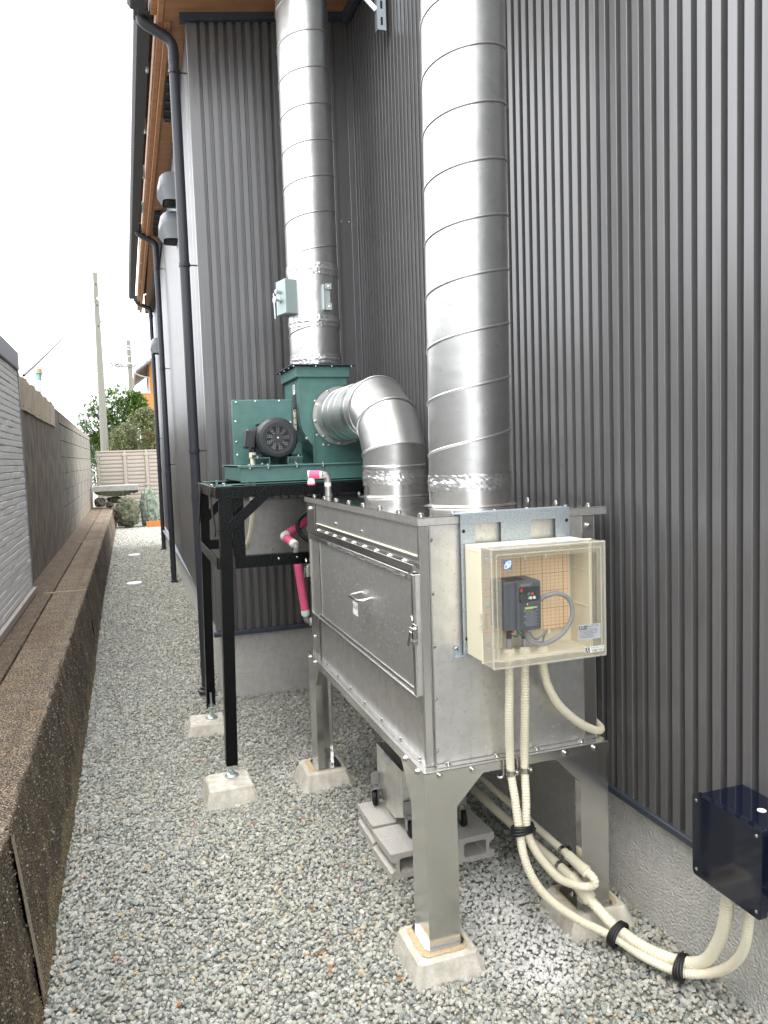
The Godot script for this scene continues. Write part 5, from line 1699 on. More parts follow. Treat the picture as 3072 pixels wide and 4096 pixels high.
# ------------------------------------------------------------------ control box
func make_control_box() -> void:
	var br := thing("mounting_bracket", Vector3(1.09, 1.0, -2.02), "galvanised sheet bracket hooked over the lid behind the control box", "bracket")
	var b := MB.new()
	var zb := -2.0265; var zf := -2.0185
	# top plate with two windows, made of strips
	b.span(Vector3(0.910, 1.326, zf), Vector3(1.276, 1.3585, zf - 0.002))
	b.span(Vector3(0.910, 0.930, zf), Vector3(0.9575, 1.3258, zf - 0.002))
	b.span(Vector3(1.042, 1.0, zf), Vector3(1.143, 1.3258, zf - 0.002))
	b.span(Vector3(1.228, 1.0, zf), Vector3(1.276, 1.3258, zf - 0.002))
	b.span(Vector3(0.958, 1.0, zf), Vector3(1.0418, 1.268, zf - 0.002))
	b.span(Vector3(1.1432, 1.0, zf), Vector3(1.2278, 1.265, zf - 0.002))
	b.span(Vector3(0.895, 1.356, zf - 0.0005), Vector3(1.276, 1.3583, zf - 0.055))
	b.span(Vector3(0.886, 0.9305, zf - 0.002), Vector3(0.945, 0.9325, zf - 0.022))
	b.span(Vector3(0.884, 0.9305, zf - 0.0145), Vector3(0.9095, 0.966, zf - 0.0165))
	var bo := part(br, "plate", b, M.galv)
	for p in [Vector3(0.919, 1.306, zf + 0.0003), Vector3(1.266, 1.318, zf + 0.0003), Vector3(0.921, 0.985, zf + 0.0003)]:
		var h := MB.new()
		h.lathe(p, Vector3.BACK, [[0.0055, 0.0], [0.0, 0.0004]], 14)
		part(bo, "hole", h, M.dark)
	inst(bo, "screw", SH.screw, M.bolt, toward(Vector3(0.893, 0.955, zf - 0.0145), Vector3.BACK))
	# enclosure
	var X0 := 0.919; var X1 := 1.273; var Y0 := 0.943; var Y1 := 1.268; var ZB := -2.0125; var ZM := -1.905; var ZF := -1.834
	var root := thing("control_box", Vector3(1.096, 0.943, -1.93), "cream wall box with clear cover on the front of the collector", "control box")
	var w := MB.new()
	var t := 0.004
	w.span(Vector3(X0, Y0, ZB), Vector3(X1, Y1, ZB + t), 0.002)
	w.span(Vector3(X0, Y0, ZB + t), Vector3(X0 + t, Y1, ZM), 0.001)
	w.span(Vector3(X1 - t, Y0, ZB + t), Vector3(X1, Y1, ZM), 0.001)
	w.span(Vector3(X0 + t, Y0, ZB + t), Vector3(X1 - t, Y0 + t, ZM), 0.001)
	w.span(Vector3(X0 + t, Y1 - t, ZB + t), Vector3(X1 - t, Y1, ZM), 0.001)
	# raised rim where the cover seats
	for q in [[X0 - 0.004, Y0 - 0.004, X1 + 0.004, Y0 + 0.001], [X0 - 0.004, Y1 - 0.001, X1 + 0.004, Y1 + 0.004]]:
		w.span(Vector3(q[0], q[1], ZM - 0.006), Vector3(q[2], q[3], ZM + 0.004), 0.0015)
	for q in [[X0 - 0.004, X0 + 0.001], [X1 - 0.001, X1 + 0.004]]:
		w.span(Vector3(q[0], Y0 + 0.001, ZM - 0.006), Vector3(q[1], Y1 - 0.001, ZM + 0.004), 0.0015)
	w.span(Vector3(X0 - 0.001, 1.255, ZB + 0.02), Vector3(X0, 1.2585, ZM - 0.012), 0.0004)
	# ribs and knock-outs inside
	for y in [1.175, 1.068]: w.span(Vector3(X1 - t - 0.003, y, ZB + 0.01), Vector3(X1 - t, y + 0.003, ZM - 0.01), 0.0005)
	var body := part(root, "box_body", w, M.box_body)
	for x in [1.135, 1.19]:
		var k := MB.new()
		k.lathe(Vector3(x, 0.975, ZB + t), Vector3.BACK, [[0.0175, 0.0], [0.0175, 0.0012], [0.0162, 0.0012], [0.0162, 0.0]], 24)
		part(body, "knockout_ring", k, M.box_body)
	# mounting board with printed grid
	var g := Image.create(512, 512, false, Image.FORMAT_RGB8)
	g.fill(Color(0.91, 0.79, 0.63))
	for k in 22:
		g.fill_rect(Rect2i(k * 24, 0, 3 if k % 5 == 0 else 1, 512), Color(0.52, 0.40, 0.26)); g.fill_rect(Rect2i(0, k * 24 + 6, 512, 3 if k % 5 == 0 else 1), Color(0.52, 0.40, 0.26))
	var bd := MB.new()
	bd.span(Vector3(0.945, 0.992, -2.003), Vector3(1.254, 1.222, -1.9935), 0.0008)
	var bdo := part(root, "mounting_board", bd, M.ply)
	flat_print(bdo, "grid_print", g, 0.946, 0.993, 1.253, 1.221, -1.9930, 0.7)
	for p in [Vector3(1.105, 1.217, -1.993), Vector3(1.175, 1.217, -1.993), Vector3(1.182, 0.986, -1.993)]:
		var c := MB.new()
		c.box(p, Vector3(0.008, 0.014, 0.006), 0.0015)
		part(body, "board_clip", c, M.white_plastic)
	# cover: translucent rim and clear window
	var rim := MB.new()
	var s := 0.0022
	rim.span(Vector3(X0 - 0.003, Y0 - 0.003, ZM + 0.0045), Vector3(X0 - 0.003 + s, Y1 + 0.003, ZF - 0.003), 0.001)
	rim.span(Vector3(X1 + 0.003 - s, Y0 - 0.003, ZM + 0.0045), Vector3(X1 + 0.003, Y1 + 0.003, ZF - 0.003), 0.001)
	rim.span(Vector3(X0 - 0.003 + s, Y0 - 0.003, ZM + 0.0045), Vector3(X1 + 0.003 - s, Y0 - 0.003 + s, ZF - 0.003), 0.001)
	rim.span(Vector3(X0 - 0.003 + s, Y1 + 0.003 - s, ZM + 0.0045), Vector3(X1 + 0.003 - s, Y1 + 0.003, ZF - 0.003), 0.001)
	var wx0 := 0.944; var wx1 := 1.247; var wy0 := 0.990; var wy1 := 1.243
	rim.span(Vector3(X0, Y0, ZF - 0.003), Vector3(wx0, Y1, ZF), 0.001)
	rim.span(Vector3(wx1, Y0, ZF - 0.003), Vector3(X1, Y1, ZF), 0.001)
	rim.span(Vector3(wx0, Y0, ZF - 0.003), Vector3(wx1, wy0, ZF), 0.001)
	rim.span(Vector3(wx0, wy1, ZF - 0.003), Vector3(wx1, Y1, ZF), 0.001)
	var cv := part(root, "cover", rim, M.cover_rim)
	var ed := MB.new()        # rolled outer edge and window bead
	for q in [[X0 - 0.002, X1 + 0.002, Y0 - 0.002, Y1 + 0.002, ZF - 0.003, 0.0032], [wx0 - 0.014, wx1 + 0.014, wy0 - 0.030, wy1 + 0.012, ZF, 0.0016]]:
		ed.tube([Vector3(q[0], q[2], q[4]), Vector3(q[1], q[2], q[4])], q[5], 8); ed.tube([Vector3(q[0], q[3], q[4]), Vector3(q[1], q[3], q[4])], q[5], 8)
		ed.tube([Vector3(q[0], q[2], q[4]), Vector3(q[0], q[3], q[4])], q[5], 8); ed.tube([Vector3(q[1], q[2], q[4]), Vector3(q[1], q[3], q[4])], q[5], 8)
	part(cv, "cover_edge", ed, M.cover_edge)
	var win := MB.new()
	win.span(Vector3(wx0, wy0, ZF - 0.0025), Vector3(wx1, wy1, ZF - 0.0005))
	part(cv, "window", win, M.cover_clear)
	var la := MB.new()
	la.box(Vector3(X0 - 0.0065, 1.066, ZM + 0.012), Vector3(0.004, 0.040, 0.030), 0.001)
	la.box(Vector3(X0 - 0.010, 1.048, ZM + 0.008), Vector3(0.008, 0.018, 0.022), 0.002)
	part(cv, "latch", la, M.cover_rim)
	for y in [1.235, 1.105, 0.995]:
		var k := MB.new()
		k.box(Vector3(X0 + 0.012, y, ZM + 0.012), Vector3(0.012, 0.012, 0.012), 0.002)
		part(body, "hinge_block", k, M.zinc)
	# stickers on the cover
	var im := Image.create(360, 232, false, Image.FORMAT_RGB8)
	im.fill(Color(0.69, 0.70, 0.71))
	var ik := Color(0.10, 0.10, 0.11)
	kana(im, ["kabu", "shiki", "kai", "sha"], 122, 28, 22, 2, ik)
	kana(im, ["ku", "ri", "e"], 212, 10, 38, 4, ik)
	rng.seed = 12
	for k in 7:
		im.fill_rect(Rect2i(18, 72 + k * 20, 8, 8), ik)
		var xx := 34
		while xx < 300 - (60 if k > 3 else 0):
			var ww := 3 + rng.randi() % 9
			im.fill_rect(Rect2i(xx, 71 + k * 20 + rng.randi() % 3, ww, 9), Color(0.25, 0.25, 0.26)); xx += ww + 3 + (10 if rng.randf() < 0.12 else 0)
	var sk := flat_print(cv, "maker_label", im, 1.1825, 0.9925, 1.2565, 1.0370, ZF + 0.0012)
	letters(sk, "lettering", "CLIE", Vector3(1.1975, 1.0283, ZF + 0.0016), Basis.IDENTITY, 0.0098, M.dark)
	var i2 := Image.create(320, 96, false, Image.FORMAT_RGB8)
	i2.fill(Color(0.92, 0.92, 0.91))
	i2.fill_rect(Rect2i(8, 8, 70, 82), Color(0.07, 0.09, 0.15))
	for q in [[26, 16, 34, 8], [38, 24, 10, 30], [30, 54, 26, 6]]: i2.fill_rect(Rect2i(q[0], q[1], q[2], q[3]), Color(0.92, 0.92, 0.91))
	stroke(i2, Vector2(43, 34), Vector2(26, 80), 6, Color(0.92, 0.92, 0.91)); stroke(i2, Vector2(43, 34), Vector2(60, 80), 6, Color(0.92, 0.92, 0.91))
	kana(i2, ["u", "o", "ru", "bo", "tu", "ku", "su"], 96, 8, 31, 4, ik)
	i2.fill_rect(Rect2i(92, 46, 210, 3), ik)
	var s2 := flat_print(cv, "box_label", i2, 1.2035, 0.9535, 1.2675, 0.9708, ZF + 0.0012)
	letters(s2, "lettering", "CWB-13AOJ", Vector3(1.2475, 0.9580, ZF + 0.0016), Basis.IDENTITY, 0.0058, M.dark, false)
	var i3 := Image.create(128, 128, false, Image.FORMAT_RGB8)
	i3.fill(Color(0.16, 0.44, 0.74)); i3.fill_rect(Rect2i(7, 7, 114, 114), Color(0.90, 0.93, 0.95))
	for k in 60: i3.fill_rect(Rect2i(7, 7 + k, maxi(0, 60 - k), 1), Color(0.16, 0.44, 0.74)); 
	for k in 60: i3.fill_rect(Rect2i(121 - maxi(0, 60 - k), 120 - k, maxi(0, 60 - k), 1), Color(0.16, 0.44, 0.74))
	var bl := Color(0.16, 0.44, 0.74)
	kana(i3, ["e"], 16, 16, 44, 5, Color(0.9, 0.93, 0.95)); kana(i3, ["no"], 68, 16, 44, 5, bl); kana(i3, ["ame"], 16, 68, 44, 5, bl); kana(i3, ["yo"], 72, 68, 44, 5, Color(0.9, 0.93, 0.95))
	flat_print(cv, "blue_sticker", i3, 0.9515, 1.2155, 0.9755, 1.2395, ZF + 0.0012)
	# conduit entries inside the box
	for x in [1.018, 1.069, 1.129]:
		var k := MB.new()
		k.lathe(Vector3(x, Y0 + t, -1.94), Vector3.UP, [[0.018, 0.0], [0.018, 0.010], [0.0155, 0.012], [0.0155, 0.018], [0.012, 0.018], [0.012, 0.004]], 20)
		part(root, "conduit_bushing", k, M.cream)
	# inverter drive
	var D := thing("inverter_drive", Vector3(1.045, 1.02, -1.94), "dark grey inverter drive with dial and buttons inside the clear box", "inverter drive")
	var x0 := 0.987; var x1 := 1.103; var y0 := 1.024; var y1 := 1.164; var zf2 := -1.893; var zk := -1.9925
	var db := MB.new()
	db.span(Vector3(x0, y0, zk), Vector3(x1, y1, zf2 - 0.012), 0.003)
	db.span(Vector3(x0 + 0.036, y0 - 0.001, zf2 - 0.012), Vector3(x1 - 0.004, y1 - 0.001, zf2), 0.002)
	db.span(Vector3(x1 - 0.004, y0 + 0.008, zk + 0.02), Vector3(x1 + 0.007, y1 - 0.012, zf2 - 0.018), 0.002)
	db.span(Vector3(x0 + 0.042, y0 + 0.004, zf2), Vector3(x1 - 0.008, y0 + 0.078, zf2 + 0.0025), 0.0015)
	var dbo := part(D, "housing", db, M.drive)
	var vs := MB.new()
	for r in 2:
		for k in 9: vs.span(Vector3(x0 - 0.0006, 1.062 + r * 0.042, zk + 0.022 + k * 0.0062), Vector3(x0 + 0.001, 1.062 + r * 0.042 + 0.034, zk + 0.0255 + k * 0.0062))
	for k in 10: vs.span(Vector3(x0 + 0.02, y1 - 0.001, zk + 0.012 + k * 0.006), Vector3(x0 + 0.085, y1 + 0.0006, zk + 0.0145 + k * 0.006))
	part(dbo, "vent_slots", vs, M.dark)
	var pn := MB.new()
	pn.span(Vector3(x0 + 0.041, 1.108, zf2), Vector3(x1 - 0.0085, 1.149, zf2 + 0.0012), 0.0008)
	var pno := part(D, "operation_panel", pn, M.dark)
	var di := MB.new()
	di.lathe(Vector3(x0 + 0.053, 1.118, zf2 + 0.001), Vector3.BACK, [[0.0135, 0.0], [0.0130, 0.008], [0.0115, 0.010], [0.0, 0.0095]], 18)
	part(D, "dial", di, M.motor)
	for q in [[0.072, 1.1285, Color(0.12, 0.52, 0.40)], [0.0835, 1.1285, Color(0.83, 0.22, 0.28)], [0.0665, 1.117, Color(0.9, 0.9, 0.88)], [0.0778, 1.117, Color(0.9, 0.9, 0.88)], [0.0895, 1.117, Color(0.9, 0.9, 0.88)]]:
		var bt := MB.new()
		bt.lathe(Vector3(x0 + q[0], q[1], zf2 + 0.0012), Vector3.BACK, [[0.0048, 0.0], [0.0046, 0.0016], [0.0, 0.0018]], 16)
		part(D, "button", bt, mat(q[2], 0.45))
	var dg := MB.new()        # the lit digit 0 and its point
	var gx := x0 + 0.047; var gy := 1.1365; var gz := zf2 + 0.0016
	for q in [[0, 0, 0.004, 0.0009], [0, 0.0075, 0.004, 0.0009], [0, 0, 0.0009, 0.008], [0.0031, 0, 0.0009, 0.008], [0.0048, 0, 0.001, 0.001]]:
		dg.span(Vector3(gx + q[0], gy + q[1], gz), Vector3(gx + q[0] + q[2], gy + q[1] + q[3], gz + 0.0003))
	var rd := mat(Color(0.9, 0.1, 0.12), 0.5)
	rd.emission_enabled = true; rd.emission = Color(1.0, 0.08, 0.10); rd.emission_energy_multiplier = 0.9
	part(pno, "display_digit", dg, rd)
	var i4 := Image.create(256, 300, false, Image.FORMAT_RGB8)
	i4.fill(Color(0.255, 0.275, 0.305))
	i4.fill_rect(Rect2i(60, 20, 108, 30), Color(0.62, 0.80, 0.24))
	for k in 9: i4.fill_rect(Rect2i(68 + k * 11, 28, 7, 14), Color(0.86, 0.93, 0.66))
	for k in 14:
		var xx := 70
		while xx < 230 - (k * 17) % 50:
			var ww := 4 + rng.randi() % 12
			i4.fill_rect(Rect2i(xx, 66 + k * 15, ww, 5), Color(0.62, 0.65, 0.68)); xx += ww + 3
		if k % 5 == 0: i4.fill_rect(Rect2i(54, 63 + k * 15, 11, 10), Color(0.85, 0.86, 0.86))
	var st := flat_print(D, "printed_notes", i4, x0 + 0.0430, y0 + 0.005, x1 - 0.009, y0 + 0.072, zf2 + 0.0028)
	letters(st, "lettering", "200V", Vector3(x0 + 0.0915, y0 + 0.0650, zf2 + 0.0030), Basis.IDENTITY, 0.0040, M.white)
	var lg := MB.new()        # three-diamond mark
	for q in [[0.0, 0.0032], [-0.0028, -0.0016], [0.0028, -0.0016]]:
		var c := Vector3(x0 + 0.0475 + q[0], 1.1545 + q[1] * 0.7, zf2 + 0.0004)
		var an: float = atan2(q[1], q[0]) if q[0] != 0.0 else PI / 2
		var u := Vector3(cos(an), sin(an), 0); var v := Vector3(-sin(an), cos(an), 0)
		lg.face([c - u * 0.0026, c + v * 0.0014, c + u * 0.0026, c - v * 0.0014], Vector3.BACK)
	part(D, "maker_mark", lg, M.cable)
	letters(D, "lettering", "MITSUBISHI", Vector3(x0 + 0.066, 1.1560, zf2 + 0.0006), Basis.IDENTITY, 0.0028, M.cable)
	letters(D, "lettering", "ELECTRIC", Vector3(x0 + 0.064, 1.1525, zf2 + 0.0006), Basis.IDENTITY, 0.0028, M.cable)
	bolt(D, Vector3(x0 + 0.068, 1.098, zf2 + 0.0026), Vector3.BACK, "screw", 0.7)
	# cables in the box
	var cb := thing("control_cable", Vector3(1.10, 0.96, -1.93), "grey cable looped beside the drive inside the clear box", "cable")
	var lp := MB.new()
	lp.tube(smooth_path([Vector3(1.069, 1.015, -1.935), Vector3(1.078, 0.985, -1.93), Vector3(1.11, 0.970, -1.925), Vector3(1.155, 0.976, -1.925), Vector3(1.20, 1.005, -1.925), Vector3(1.222, 1.05, -1.925), Vector3(1.212, 1.092, -1.925), Vector3(1.175, 1.114, -1.925), Vector3(1.14, 1.108, -1.935), Vector3(1.115, 1.09, -1.945)], 0.006), 0.0068, 12)
	part(cb, "sheath", lp, M.cable)
	for q in [[1.018, 0.947, 1.01], [1.069, 0.947, 1.005]]:
		var k := MB.new()
		k.tube([Vector3(q[0], q[1], -1.94), Vector3(q[0], q[2] - 0.012, -1.94)], 0.0075, 12)
		part(cb, "sheath", k, M.cable)
		var kt := MB.new()
		kt.tube([Vector3(q[0], q[2] - 0.016, -1.94), Vector3(q[0] + 0.001, q[2] + 0.006, -1.938)], 0.0085, 12)
		part(cb, "black_tape", kt, M.tape)
	for q in [[M.red, 1.016, 1.020], [M.red, 1.066, 1.062], [M.white, 1.024, 1.028], [M.wire_green, 1.024, 1.040], [M.wire_green, 1.060, 1.046], [M.wire_green, 1.050, 1.056], [M.white, 1.072, 1.076]]:
		var k := MB.new()
		k.tube(smooth_path([Vector3(q[1], 1.006, -1.936), Vector3((q[1] + q[2]) * 0.5 + 0.006, 1.000 if q[0] == M.wire_green else 1.014, -1.925), Vector3(q[2], 1.026, -1.93)], 0.004), 0.0020, 8)
		part(cb, "wire", k, q[0])
	var c2 := MB.new()
	c2.tube(smooth_path([Vector3(1.083, 1.024, -1.94), Vector3(1.088, 0.995, -1.93), Vector3(1.105, 0.985, -1.93), Vector3(1.125, 0.995, -1.93), Vector3(1.134, 1.0, -1.935), Vector3(1.131, 0.975, -1.94), Vector3(1.129, 0.955, -1.94)], 0.004), 0.0034, 8)
	part(cb, "thin_cable", c2, M.cable)

func make_conduits() -> void:
	var g := "cream flexible conduits"
	var rc := 0.0130
	var a := thing("flexible_conduit", Vector3(1.018, 0.5, -1.94), "left cream conduit under the control box running to the right junction box port", "conduit", g)
	var m := MB.new()
	corrugated(m, [Vector3(1.018, 0.953, -1.940), Vector3(1.018, 0.86, -1.942), Vector3(1.022, 0.74, -1.956), Vector3(1.034, 0.64, -1.978), Vector3(1.037, 0.575, -1.982), Vector3(1.039, 0.50, -1.963), Vector3(1.043, 0.41, -1.948), Vector3(1.052, 0.325, -1.935), Vector3(1.080, 0.25, -1.925), Vector3(1.135, 0.178, -1.92), Vector3(1.22, 0.108, -1.905), Vector3(1.318, 0.050, -1.872), Vector3(1.350, 0.046, -1.768), Vector3(1.398, 0.047, -1.680), Vector3(1.435, 0.075, -1.618), Vector3(1.447, 0.13, -1.555), Vector3(1.440, 0.21, -1.495), Vector3(1.428, 0.30, -1.460), Vector3(1.42, 0.44, -1.447)], rc)
	part(a, "hose", m, M.cream)
	var b := thing("flexible_conduit", Vector3(1.069, 0.5, -1.94), "middle cream conduit under the control box, curling back into a rigid pipe", "conduit", g)
	m = MB.new()
	corrugated(m, [Vector3(1.069, 0.953, -1.940), Vector3(1.069, 0.86, -1.942), Vector3(1.074, 0.74, -1.956), Vector3(1.083, 0.64, -1.978), Vector3(1.084, 0.575, -1.982), Vector3(1.076, 0.49, -1.962), Vector3(1.071, 0.405, -1.952), Vector3(1.090, 0.345, -1.950), Vector3(1.132, 0.28, -1.95), Vector3(1.180, 0.225, -1.95), Vector3(1.235, 0.191, -1.955), Vector3(1.272, 0.180, -1.948), Vector3(1.290, 0.195, -1.930), Vector3(1.288, 0.214, -1.935), Vector3(1.281, 0.220, -1.962)], rc)
	part(b, "hose", m, M.cream)
	var c := thing("flexible_conduit", Vector3(1.129, 0.9, -1.94), "right cream conduit arching from the control box towards the wall", "conduit", g)
	m = MB.new()
	corrugated(m, [Vector3(1.129, 0.953, -1.940), Vector3(1.131, 0.90, -1.942), Vector3(1.150, 0.835, -1.950), Vector3(1.195, 0.765, -1.965), Vector3(1.26, 0.705, -1.99), Vector3(1.33, 0.655, -2.02), Vector3(1.398, 0.622, -2.055), Vector3(1.432, 0.615, -2.10), Vector3(1.445, 0.62, -2.2), Vector3(1.445, 0.63, -2.5)], rc)
	part(c, "hose", m, M.cream)
	# rigid pipes that run back under the collector and their couplings
	var d := thing("rigid_conduit", Vector3(1.272, 0.23, -2.8), "upper straight cream pipe running back under the collector", "conduit", "straight cream pipes")
	m = MB.new()
	m.tube([Vector3(1.268, 0.236, -3.3), Vector3(1.272, 0.230, -2.03)], 0.0125, 18)
	part(d, "pipe", m, M.cream_pipe)
	m = MB.new()
	m.tube([Vector3(1.272, 0.229, -2.055), Vector3(1.273, 0.229, -2.05), Vector3(1.277, 0.224, -1.985), Vector3(1.280, 0.221, -1.96), Vector3(1.2805, 0.2205, -1.956)], [0.0135, 0.0165, 0.0165, 0.0195, 0.0165], 20)
	part(d, "coupling", m, M.cream_pipe)
	var e := thing("rigid_conduit", Vector3(1.265, 0.18, -2.8), "lower thicker straight cream pipe running back under the collector", "conduit", "straight cream pipes")
	m = MB.new()
	m.tube([Vector3(1.250, 0.155, -3.3), Vector3(1.258, 0.180, -2.06), Vector3(1.266, 0.172, -2.02)], 0.0165, 18)
	part(e, "pipe", m, M.cream_pipe)
	m = MB.new()
	m.tube([Vector3(1.266, 0.172, -2.030), Vector3(1.268, 0.170, -2.025), Vector3(1.283, 0.145, -1.990), Vector3(1.294, 0.126, -1.965), Vector3(1.296, 0.123, -1.960)], [0.018, 0.0215, 0.0215, 0.0245, 0.021], 20)
	part(e, "coupling", m, M.cream_pipe)
	var f := thing("flexible_conduit", Vector3(1.3, 0.1, -1.9), "thicker cream conduit from the lower pipe to the left junction box port", "conduit", g)
	m = MB.new()
	corrugated(m, [Vector3(1.295, 0.124, -1.962), Vector3(1.312, 0.098, -1.925), Vector3(1.336, 0.070, -1.872), Vector3(1.366, 0.064, -1.772), Vector3(1.420, 0.066, -1.688), Vector3(1.440, 0.10, -1.632), Vector3(1.440, 0.165, -1.588), Vector3(1.428, 0.26, -1.542), Vector3(1.42, 0.34, -1.522), Vector3(1.415, 0.44, -1.515)], 0.0172, 0.0092, 16)
	part(f, "hose", m, M.cream)
	# black cable ties wound from tape
	var ties := [[Vector3(1.056, 0.408, -1.950), Vector3(1, 0, 0), 0.033, 0.020, "black tape tie round the two hanging conduits"], [Vector3(1.328, 0.060, -1.870), Vector3(0.75, 0.45, 0.1), 0.037, 0.023, "black tape tie on the conduits in front of the right pier"], [Vector3(1.408, 0.056, -1.684), Vector3(0.8, 0.4, 0.1), 0.035, 0.022, "black tape tie on the conduits nearest the junction box"]]
	var dirs := [Vector3(0.04, -1, 0.1), Vector3(0.35, -0.15, 1), Vector3(0.5, 0.08, 0.8)]
	for i in 3:
		var q: Array = ties[i]
		var o := thing("tape_tie", q[0], q[4], "cable tie", "black ties on the conduits")
		var ax: Vector3 = dirs[i].normalized()
		var u: Vector3 = (q[1] - ax * q[1].dot(ax)).normalized()
		var v := ax.cross(u)
		var t := MB.new()
		rng.seed = 40 + i
		for row in 3:
			var loop := []
			for k in 29:
				var an := TAU * k / 28.0
				loop.append(q[0] + u * cos(an) * q[2] * (0.97 + 0.04 * row) + v * sin(an) * q[3] * 1.02 + ax * ((row - 1) * 0.0075 + 0.002 * sin(an * 2.0 + row)))
			t.tube(loop, 0.0062, 7, false)
		t.box(q[0] + u * q[2] * 0.9 + v * q[3] * 0.8, Vector3(0.012, 0.006, 0.01), 0.002)
		part(o, "wound_tape", t, M.tape)
	# pipe clamps on the front rim
	for i in 2:
		var x: float = [1.037, 1.084][i]
		var k := thing("pipe_clamp", Vector3(x, 0.57, -1.985), ["metal saddle clamp holding the left hanging conduit to the rim", "metal saddle clamp holding the middle hanging conduit to the rim"][i], "pipe clamp", "saddle clamps on the rim")
		var s := MB.new()
		s.lathe(Vector3(x, 0.572, -1.982), Vector3.UP, [[0.0135, -0.009], [0.0148, -0.009], [0.0148, 0.009], [0.0135, 0.009]], 20)
		s.box(Vector3(x + 0.018, 0.572, -1.976), Vector3(0.010, 0.012, 0.005), 0.001)
		part(k, "band", s, M.bolt)
		bolt(k, Vector3(x + 0.018, 0.572, -1.973), Vector3(0.5, 0, 1), "bolt", 0.7)
		var h := MB.new()
		h.tube(smooth_path([Vector3(x - 0.018, 0.606, -1.996), Vector3(x - 0.018, 0.575, -1.994), Vector3(x - 0.022, 0.558, -1.994), Vector3(x - 0.032, 0.556, -1.996), Vector3(x - 0.036, 0.562, -1.998)], 0.004), 0.0042, 8)
		part(k, "hook", h, M.bolt)
	for i in 2:
		var y: float = [0.232, 0.180][i]
		var k := thing("pipe_clamp", Vector3(1.28, y, -2.07), ["metal clamp holding the upper straight pipe to the right leg", "metal clamp holding the lower straight pipe to the right leg"][i], "pipe clamp", "clamps on the right leg")
		var s := MB.new()
		s.lathe(Vector3(1.269 - 0.009 * i, y, -2.075), Vector3.BACK, [[0.0132 + 0.004 * i, -0.008], [0.0146 + 0.004 * i, -0.008], [0.0146 + 0.004 * i, 0.008], [0.0132 + 0.004 * i, 0.008]], 18)
		s.box(Vector3(1.287, y + 0.004, -2.072), Vector3(0.018, 0.014, 0.02), 0.002)
		part(k, "band", s, M.bolt)

func make_junction_box() -> void:
	var root := thing("junction_box", Vector3(1.41, 0.53, -1.43), "glossy black square junction box on the wall at the right edge", "junction box")
	var m := MB.new()
	m.span(Vector3(1.350, 0.436, -1.330), Vector3(1.486, 0.642, -1.540), 0.004)
	part(root, "box_body", m, M.junction)
	var l := MB.new()
	var p := PackedVector2Array()
	var hw := 0.1135; var hh := 0.1085; var r := 0.012
	for c in [[1, 1, 0.0], [-1, 1, PI / 2], [-1, -1, PI], [1, -1, PI * 1.5]]:
		for k in 5:
			var t: float = c[2] + k * PI / 8.0
			p.append(Vector2(c[0] * (hw - r) + r * cos(t), c[1] * (hh - r) + r * sin(t)))
	l.prism(p, 0.0, 0.018, Transform3D(Basis(Vector3(0, 0, 1), Vector3(0, 1, 0), Vector3(-1, 0, 0)), Vector3(1.3485, 0.536, -1.4335)), true)
	var lid := part(root, "lid", l, M.junction)
	for y in [0.445, 0.628]:
		for z in [-1.335, -1.532]: bolt(lid, Vector3(1.3305, y, z), Vector3.LEFT, "screw", 0.72)
	var d := MB.new()
	d.lathe(Vector3(1.415, 0.642, -1.405), Vector3.UP, [[0.0105, 0.0], [0.0105, 0.0012], [0.0095, 0.0016], [0.0, 0.0016]], 20)
	part(root, "white_plug", d, M.white)

